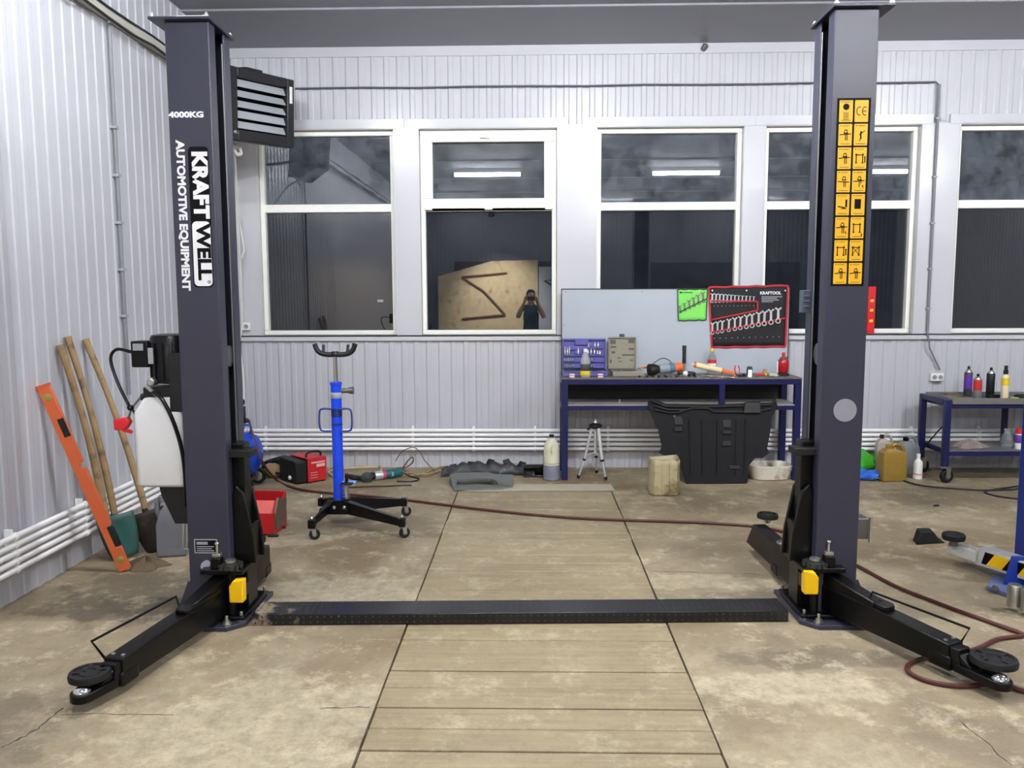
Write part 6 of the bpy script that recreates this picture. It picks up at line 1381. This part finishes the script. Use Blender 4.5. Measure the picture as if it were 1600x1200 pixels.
# ---------------------------------------------------------------- floor by the trolley
M_gold = mat('gold plastic', (150, 122, 52), .38, metal=.15, var=.1)
def jug(name, label, px, bpy_, topy, m, w, d, yaw=0, capm=None, hh=None):
    p = F(px, bpy_) + Vector((0, d, 0)); h = A(px, topy, p.y).z
    r = thing(name, label, 'canister', p, yaw); mb = MB(); rs = []
    for z, x0_, x1_, y_ in ((0, -.9, .9, .9), (.03, -1, 1, 1), (.62, -1, 1, 1), (.78, -.95, .9, .95), (.86, -.7, .3, .8), (.9, -.55, .1, .5)):
        rs.append([mb.bm.verts.new(v) for v in ((x0_ * w, -y_ * d, z * h), (x1_ * w, -y_ * d, z * h), (x1_ * w, y_ * d, z * h), (x0_ * w, y_ * d, z * h))])
    for r1, r2 in zip(rs, rs[1:]):
        for k in range(4): mb.bm.faces.new((r1[k], r1[(k + 1) % 4], r2[(k + 1) % 4], r2[k]))
    mb.bm.faces.new(rs[0][::-1]); mb.bm.faces.new(rs[-1]); mb.build('canister_body', m, r, bev=w * .2, seg=3)
    mb = MB(); mb.tube(smooth_path([(-w * .2, 0, h * .88), (w * .1, 0, h * .99), (w * .7, 0, h * .95), (w * .95, 0, h * .78), (w * .97, 0, h * .6)], 5), w * .17, 8); mb.build('handle', m, r)
    mb = MB(); mb.lathe([(w * .26, h * .9005), (w * .28, h * .985), (w * .22, h)], (-w * .3, 0, 0), 12); mb.build('cap', capm or m, r)
    mb = MB(); mb.box(-w * .7, w * .6, -d * 1.012, -d * 1.001, h * .2, h * .55); mb.build('paper_label', m, r, bev=.0005)
    return r
jug('oil_canister', 'gold plastic oil canister standing on the floor beside the trolley', 1397, 753, 694, M_gold, .105, .055, .12)
jug('oil_canister', 'grey oil canister on the floor between the gold canister and trolley', 1421, 742, 683, mat('silver grey jug', (128, 132, 138), .4), .085, .05, .1, M_bk)
jug('oil_canister', 'pale clear canister with a dark cap behind the gold canister', 1383, 739, 679, mat('milky brown jug', (168, 160, 148), .4), .07, .045, -.1, mat('dark brown cap', (44, 26, 24), .5))
p = F(1437, 750); h_ = A(1437, 709, p.y + .04).z
bottle('white_bottle', p + Vector((0, .04, 0)), [(.03, 0), (.036, .004), (.036, h_ * .62), (.03, h_ * .72), (.016, h_ * .8), (.014, h_ * .83)], M_white, 'small white plastic bottle on the floor left of the trolley castor', 'bottle', [(.015, h_ * .8305), (.016, h_ * .99), (.014, h_)], M_white, [(h_ * .18, h_ * .24, .0365, mat('pink print', (216, 150, 140), .5))])
def bag(name, label, c, sc, m, seed):
    rn = random.Random(seed); mb = MB(); bmesh.ops.create_icosphere(mb.bm, subdivisions=3, radius=1)
    ph = [rn.uniform(0, 6) for _ in range(6)]
    for v in mb.bm.verts:
        q_ = v.co; k = 1 + .13 * math.sin(5 * q_.x + ph[0] + 3 * q_.z) + .1 * math.sin(7 * q_.y + ph[1] + 4 * q_.x) + .06 * math.sin(13 * q_.z + ph[2] + 9 * q_.x)
        v.co = Vector((q_.x * sc[0] * k, q_.y * sc[1] * k, max(.002, (q_.z * .5 + .5) * sc[2] * 2 * k)))
    return solo(name, mb, m, label, 'bag', c, ang=60)
bag('plastic_bag', 'blue and white plastic bag crumpled on the floor by the right column', F(1357, 752) + Vector((0, .05, 0)), (.115, .08, .045), mat('blue bag film', (44, 104, 206), .35, var=.5, scale=9, dirt=(210, 220, 232), dscale=8, dth=.6), 21)
bag('plastic_bag', 'green plastic bag on the floor behind the blue bag', F(1358, 741) + Vector((0, .15, 0)), (.12, .09, .085), mat('green bag film', (66, 176, 48), .35, var=.35, scale=9), 22)
coil('black_cable', 'black cable lying on the floor before the trolley', [(1412, 751), (1432, 757), (1460, 761), (1500, 764), (1540, 766), (1580, 765), (1600, 762), (1640, 760), (1640, 772), (1600, 779), (1570, 777), (1545, 772), (1540, 768), (1560, 764), (1620, 756)], .007, M_cable)
# little bits on the floor
for px, py, s_, lab in ((1463, 791, .02, 'small dark scrap on the floor right of the lift column'), ):
    mb = MB(); mb.box(-s_, s_, -s_ * .5, s_ * .5, 0, .012); solo('metal_scrap', mb, M_rust, lab, 'scrap', F(px, py), .3, bev=.004)
# ================================================================ blue lift at the right edge
M_lblue = mat('lift blue', (22, 52, 140), .35, var=.08, scale=8)
b0_ = F(1548, 925); px0 = A(1586, 840, b0_.y).x
BL_ = thing('two_post_lift', 'blue lift post with pale striped arm at the right edge of the view', 'car lift', (px0 + .2, b0_.y + .1, 0))
ypb = b0_.y + .06; px0 = A(1589, 780, ypb + .22).x
mb = MB(); q0_, q1_, q2_ = F(1542, 922), F(1602, 965), F(1585, 905)
mb.prism([(q0_.x, q0_.y, .001), (q1_.x + .25, q1_.y - .22, .001), (q1_.x + .75, q1_.y - .1, .001), (q1_.x + .75, q0_.y + .25, .001), (q0_.x + .15, q0_.y + .2, .001)], (0, 0, .022)); mb.build('base_plate', mat('dusty blue plate', (92, 106, 148), .45, var=.2), BL_, world=True, bev=.003)
mb = MB(); xq = px0; mb.prism([(xq, ypb, .024), (xq + .0, ypb, .024), (xq, ypb, 2.8), (xq + .3, ypb, 2.8), (xq + .3, ypb, .024)][1:], (0, .22, 0)); mb.build('column', M_lblue, BL_, world=True, bev=.008)
zg = A(1580, 868, ypb).z; xg = A(1566, 925, ypb).x
mb = MB(); mb.prism([(xg, ypb - .014, .024), (xq + .32, ypb - .014, .024), (xq + .32, ypb - .014, zg), (A(1580, 868, ypb).x, ypb - .014, zg)], (0, .0135, 0)); mb.build('gusset', M_lblue, BL_, world=True, bev=.003)
for px, py in ((1584, 947), (1606, 955)):
    c = F(px, py, .024); mb = MB(); mb.lathe([(.033, 0), (.033, .10), (.028, .112)], c, 20); mb.build('pin_sleeve', M_zinc, BL_, world=True)
c = F(1555, 921, .024); mb = MB(); mb.lathe([(.02, 0), (.02, .006), (.012, .006), (.012, .02), (.006, .024)], c, 8); mb.build('anchor_bolt', M_steel, BL_, world=True)
a = F(1479, 857, .1); b = F(1590, 889, .11); 
M_armw = mat('pale arm paint', (186, 186, 182), .45, var=.08)
d = (b - a); d.z = 0; d.normalize(); n_ = Vector((-d.y, d.x, 0)); e_ = b + d * .25
am = a.lerp(b, .42)
mb = MB(); 
def armbox(p_, q_, w, z0, z1): mb.hexa([Vector((v.x, v.y, z0)) for v in (p_, q_, q_ + n_ * w, p_ + n_ * w)] + [Vector((v.x, v.y, z1)) for v in (p_, q_, q_ + n_ * w, p_ + n_ * w)])
armbox(am, e_, .11, .06, .155); ba = mb.build('swing_arm', M_armw, BL_, world=True, bev=.006)
mb = MB(); armbox(a, am + d * .03, .085, .07, .135); mb.build('arm_slide', M_armw, ba, world=True, bev=.006)
# hazard stripes on the outer side
L = (e_ - am).length; 
for k, (s0, s1, m) in enumerate(((.04, .07, M_bk), (.07, .16, M_yel), (.16, .25, M_bk), (.25, .34, M_yel), (.34, .42, M_bk))):
    o2 = -n_ * .0012
    mb = MB(); mb.prism([Vector((v.x, v.y, z)) + o2 for v, z in ((am + d * (s0 - .0), .078), (am + d * s1, .078), (am + d * (s1 + (.045 if k < 4 else .02)), .148), (am + d * (s0 + (.045 if k else .02)), .148))], n_ * .001); mb.build('hazard_stripe', m, ba, world=True)
c = F(1490, 838, .19)
mb = MB(); mb.cyl((c.x, c.y, .1355), (c.x, c.y, .165), .022, 14); mb.build('pad_screw', M_steel, ba, world=True)
mb = MB(); mb.lathe([(.03, .165), (.058, .172), (.062, .185), (.062, .2), (.056, .207), (.02, .207)], (c.x, c.y, 0), 26); mb.build('lift_pad', M_rub, ba, world=True)
# black rubber wheel chock
c = F(1446, 851); root_m = MB(); R_ = Matrix.Rotation(.1, 4, 'Z')
x0_ = F(1428, 849).x - c.x; x1_ = F(1472, 847).x - c.x
root_m.prism([(x0_, -.01, 0), (x1_ + .01, .03, 0), (x1_ - .02, .03, .012), (x0_ + (x1_ - x0_) * .62, .02, .075), (x0_ + .025, -.005, .082)], (.02, .1, 0))
solo('wheel_chock', root_m, M_rub, 'black rubber wheel chock on the floor left of the striped arm', 'wheel chock', c, bev=.006)
# ceiling bolt seen against the back wall
c = A(1101, 71, YB - .03); mb = MB(); mb.lathe([(.02, -.03), (.026, -.01), (.026, .02), (.012, .03)], (0, 0, 0), 12, (.5, -.4, .7)); c.z = min(c.z, ZC - .04); solo('ceiling_fitting', mb, M_steel, 'small round metal fitting under the ceiling above the third window', 'fitting', c)
# sticker on the first window pane, cement marks
c = A(594, 470, YB + .08); mb = MB(); mb.box(-.027, .027, -.0012, 0, -.012, .012); solo('window_sticker', mb, M_ltgrey, 'small pale sticker on the lower pane of the first window', 'sticker', (c.x, YB + .0885, c.z))
# ================================================================ what the window panes mirror: the front of the hall and the photographer
def grey(n, rgb): return mat(n, rgb, .55, var=.1, scale=4)
mb = MB(); mb.box(-1.95, 1.05, YF + .012, YF + .06, 0, 2.5)
for k in range(6): mb.box(-1.9 + .49 * k, -1.88 + .49 * k, YF + .06, YF + .07, .05, 2.45)
struct('door_1', mb, grey('dark gate', (44, 45, 50)))
mb = MB(); mb.box(3.05, 6.8, YF + .012, YF + .06, 0, 2.45)
for k in range(7): mb.box(3.1 + .52 * k, 3.12 + .52 * k, YF + .06, YF + .07, .05, 2.4)
struct('door_2', mb, grey('dark gate', (44, 45, 50)))
M_osb = mat('pressed strand board', (200, 180, 142), .7, var=.3, scale=9, dirt=(146, 116, 74), dscale=5)
root = thing('strand_board', 'large strand board sheet with brown painted strokes at the front of the hall', 'board', (-1.1, YF + .3, 0))
mb = MB(); mb.prism([(-2.35, YF + .3, .01), (.18, YF + .3, .01), (.18, YF + .3, 2.52), (-1.0, YF + .3, 2.5), (-2.35, YF + .3, 2.12)], (0, -.02, 0)); mb.build('sheet', M_osb, root, world=True)
def stroke(pts, m, nm): mb = MB(); mb.tube([Vector(p_) for p_ in pts], .03, 6); return mb.build(nm, m, root, world=True)
M_br = mat('brown spray paint', (104, 70, 40), .7)
stroke([(-1.75, YF + .315, 2.1), (-.6, YF + .315, 2.2)], M_br, 'paint_stroke'); stroke([(-1.75, YF + .315, 2.1), (-1.2, YF + .315, 1.75), (-.65, YF + .315, 1.15)], M_br, 'paint_stroke'); stroke([(-1.75, YF + .315, 1.05), (-.65, YF + .315, 1.15)], M_br, 'paint_stroke')
root = thing('painted_board', 'pale panel with black painted strokes beside the strand board', 'board', (.7, YF + .32, 0))
mb = MB(); mb.box(.2, 1.2, YF + .3, YF + .32, .01, 2.35); mb.build('sheet', mat('pale sheet', (176, 180, 188), .5), root, world=True)
stroke([(1.1, YF + .335, 2.1), (.35, YF + .335, 2.0), (1.1, YF + .335, 1.5)], M_bk, 'paint_stroke')
# flood lamp added to make the boards bright in the window panes
lp_ = Vector((-.9, YF + 2.2, 3.45)); tg_ = Vector((-.75, YF + .3, 1.25))
root = thing('added_flood_lamp', 'small black flood lamp added under the ceiling to brighten the strand board', 'lamp', (lp_.x, lp_.y, ZC))
dv = (tg_ - lp_).normalized()
mb = MB(); mb.cyl((lp_.x, lp_.y, ZC - .001), lp_ - dv * .05, .012, 8); mb.build('stem', M_blkm, root, world=True)
mb = MB(); mb.lathe([(.05, -.1), (.09, -.02), (.09, .0), (.08, .0), (.045, -.08)], lp_, 20, dv); mb.build('lamp_housing', M_blkm, root, world=True)
ld = bpy.data.lights.new('added_flood_light', 'SPOT'); ld.energy = 1500; ld.spot_size = math.radians(64); ld.spot_blend = 1.0; ld.shadow_soft_size = .05; ld.color = (1, .96, .88)
o = bpy.data.objects.new('added_flood_light', ld); COL.objects.link(o); o.location = lp_ + dv * .03; o.rotation_euler = dv.to_track_quat('-Z', 'Y').to_euler()
# the photographer, phone raised to the eyes, standing just behind the lens
PY = -.34
J = []; Ed = []; Rd = []
def jn(p, r, par=None):
    J.append(Vector(p) + Vector((0, PY, 0))); Rd.append(r)
    if par is not None: Ed.append((par, len(J) - 1))
    return len(J) - 1
pel = jn((0, 0, .93), (.155, .11)); wai = jn((0, -.01, 1.08), (.14, .1), pel); che = jn((0, -.01, 1.28), (.165, .115), wai); shb = jn((0, -.01, 1.39), (.12, .085), che); nk = jn((0, .0, 1.45), (.055, .058), shb)
h1 = jn((0, .02, 1.52), (.066, .078), nk); h2 = jn((0, .025, 1.6), (.076, .094), h1); h3 = jn((0, .02, 1.67), (.07, .085), h2); h4 = jn((0, .012, 1.715), (.04, .045), h3)
for s in (-1, 1):
    hp = jn((s * .09, 0, .88), (.09, .095), pel); kn = jn((s * .105, .015, .5), (.06, .065), hp); an = jn((s * .11, -.02, .09), (.04, .045), kn); ft = jn((s * .115, .03, .05), (.042, .045), an); jn((s * .125, .15, .035), (.038, .028), ft)
    sh = jn((s * .17, -.01, 1.38), (.06, .06), shb); el = jn((s * .245, .12, 1.2), (.042, .045), sh); wr = jn((s * .13, .2, 1.46), (.028, .026), el); pm = jn((s * .105, .222, 1.52), (.036, .018), wr)
    for k in range(4):
        zz = 1.535 + .014 * (k - 1.5) + .03; f1 = jn((s * (.1 - .012 * (k - 1.5)), .235, 1.56 + .004 * k), (.0085, .0085), pm); f2 = jn((s * (.092 - .012 * (k - 1.5)), .258, 1.585), (.008, .008), f1); jn((s * (.08 - .010 * (k - 1.5)), .268 + .004 * k, 1.592 - .006 * k), (.007, .007), f2)
    t1 = jn((s * .078, .215, 1.525), (.0105, .0105), pm); jn((s * .06, .222, 1.545), (.009, .009), t1)
me = bpy.data.meshes.new('person_skeleton'); me.from_pydata([tuple(v) for v in J], Ed, []); tmp = bpy.data.objects.new('person_tmp', me); COL.objects.link(tmp)
md = tmp.modifiers.new('skin', 'SKIN'); md.use_smooth_shade = True
for i, r in enumerate(Rd): me.skin_vertices[0].data[i].radius = r
me.skin_vertices[0].data[0].use_root = True
md = tmp.modifiers.new('sub', 'SUBSURF'); md.levels = 2; md.render_levels = 2
bpy.context.view_layer.update()
bm_ = bpy.data.meshes.new_from_object(tmp.evaluated_get(bpy.context.evaluated_depsgraph_get())); bpy.data.objects.remove(tmp)
M_skin = mat('skin', (196, 148, 122), .55, var=.06); M_shirt = mat('dark green jersey', (30, 62, 62), .8, var=.15); M_jean = mat('dark jeans', (34, 38, 52), .8, var=.15); M_shoe = mat('black shoe', (20, 20, 20), .5); M_sleeve = mat('pale sleeve', (170, 172, 176), .8)
bm_.materials.clear()
for m in (M_skin, M_shirt, M_jean, M_shoe, M_sleeve): bm_.materials.append(m)
for p_ in bm_.polygons:
    c = p_.center; x, z = abs(c.x), c.z; p_.use_smooth = True
    arm_ = x > .2 or (c.y - PY > .13 and z > 1.15)
    p_.material_index = 3 if z < .085 else 2 if z < .96 else (4 if x > .15 and z > 1.25 and c.y - PY < .1 else 0 if arm_ else 1 if z < 1.44 else 0)
lo_ = min(v.co.z for v in bm_.vertices)
for v in bm_.vertices: v.co.z -= lo_ - .0005 if v.co.z < .12 else 0
bm_.name = 'person'; P_ = bpy.data.objects.new('person', bm_); COL.objects.link(P_)
tag(P_, 'person in a dark green shirt and jeans raising a phone to the eyes', 'person'); ROOT[P_.name] = P_.name; WORLD[P_.name] = Matrix.Identity(4)
hy = PY + .02
mb = MB(); mb.ball((0, hy - .012, 1.645), .1, (.86, 1.02, .86), 20)
for v in list(mb.bm.verts):
    if v.co.z < 1.63 and v.co.y > hy - .02: v.co.y = hy - .02
    if v.co.y > hy + .05 and v.co.z < 1.68: v.co.z = 1.68
mb.build('hair', mat('dark hair', (24, 20, 18), .7), P_)
mb = MB(); mb.prism([(-.012, hy + .09, 1.57), (.012, hy + .09, 1.57), (.004, hy + .1, 1.62), (-.004, hy + .1, 1.62)], (0, .018, -.006)); mb.build('nose', M_skin, P_, bev=.004)
for s in (-1, 1):
    mb = MB(); mb.ball((s * .032, hy + .088, 1.622), .0125, n=10); mb.build('eye', M_white, P_)
    mb = MB(); mb.ball((s * .078, hy - .0, 1.6), .03, (.35, .7, 1), 10); mb.build('ear', M_skin, P_)
mb = MB(); mb.ball((0, hy + .088, 1.54), .02, (1.1, .4, .3), 10); mb.build('mouth', mat('lips', (160, 92, 84), .5), P_)
mb = MB(); mb.box(-.075, .075, -.0045, .0045, -.037, .037); solo('phone', mb, M_blkm, 'black phone held level in the hands of the person', 'phone', (0, -.075, 1.555), bev=.004)
LAMPS = [(-.74, .8, 165, 1.12), (2.64, .8, 150, 1.12), (6.1, .8, 150, 1.12), (-1.72, 3.75, 90, .3), (.67, 3.75, 180, .42), (4.3, 3.75, 180, .42), (-1.6, -4.15, 80, 1.12), (1.9, -4.15, 80, 1.12), (5.2, -4.15, 80, 1.12)]  # shortest lamp added to brighten the left wall; rear row placed unseen
# ================================================================ light
TUBES = {}
def lamp(x, y, label, power=75, L=1.12):
    r = thing('tube_lamp', label, 'lamp', (x, y, ZC), group='tube lamps under the ceiling')
    mb = MB(); mb.box(-L / 2 - .03, L / 2 + .03, -.035, .035, -.06, -.001); mb.build('lamp_body', M_white, r, bev=.006)
    key = (power, L)
    if key not in TUBES: TUBES[key] = emit('lit tube', (248, 250, 255), power / (PI * 2 * PI * .03 * L))
    mb = MB(); mb.lathe([(.024, -L / 2), (.03, -L / 2 + .01), (.03, L / 2 - .01), (.024, L / 2)], (0, 0, -.095), 12, (1, 0, 0)); mb.build('lamp_tube', TUBES[key], r)
for (x, y, p, L) in LAMPS:
    lamp(x, y, 'white tube lamp lit under the grey ceiling', p, L)
w = bpy.data.worlds.new('night'); SC.world = w; w.use_nodes = True
w.node_tree.nodes['Background'].inputs[0].default_value = (.012, .015, .022, 1); w.node_tree.nodes['Background'].inputs[1].default_value = .35
SC.view_settings.view_transform = 'Standard'; SC.view_settings.look = 'None'; SC.view_settings.gamma = 1
SC.view_settings.use_curve_mapping = False
SC.view_settings.exposure = .47
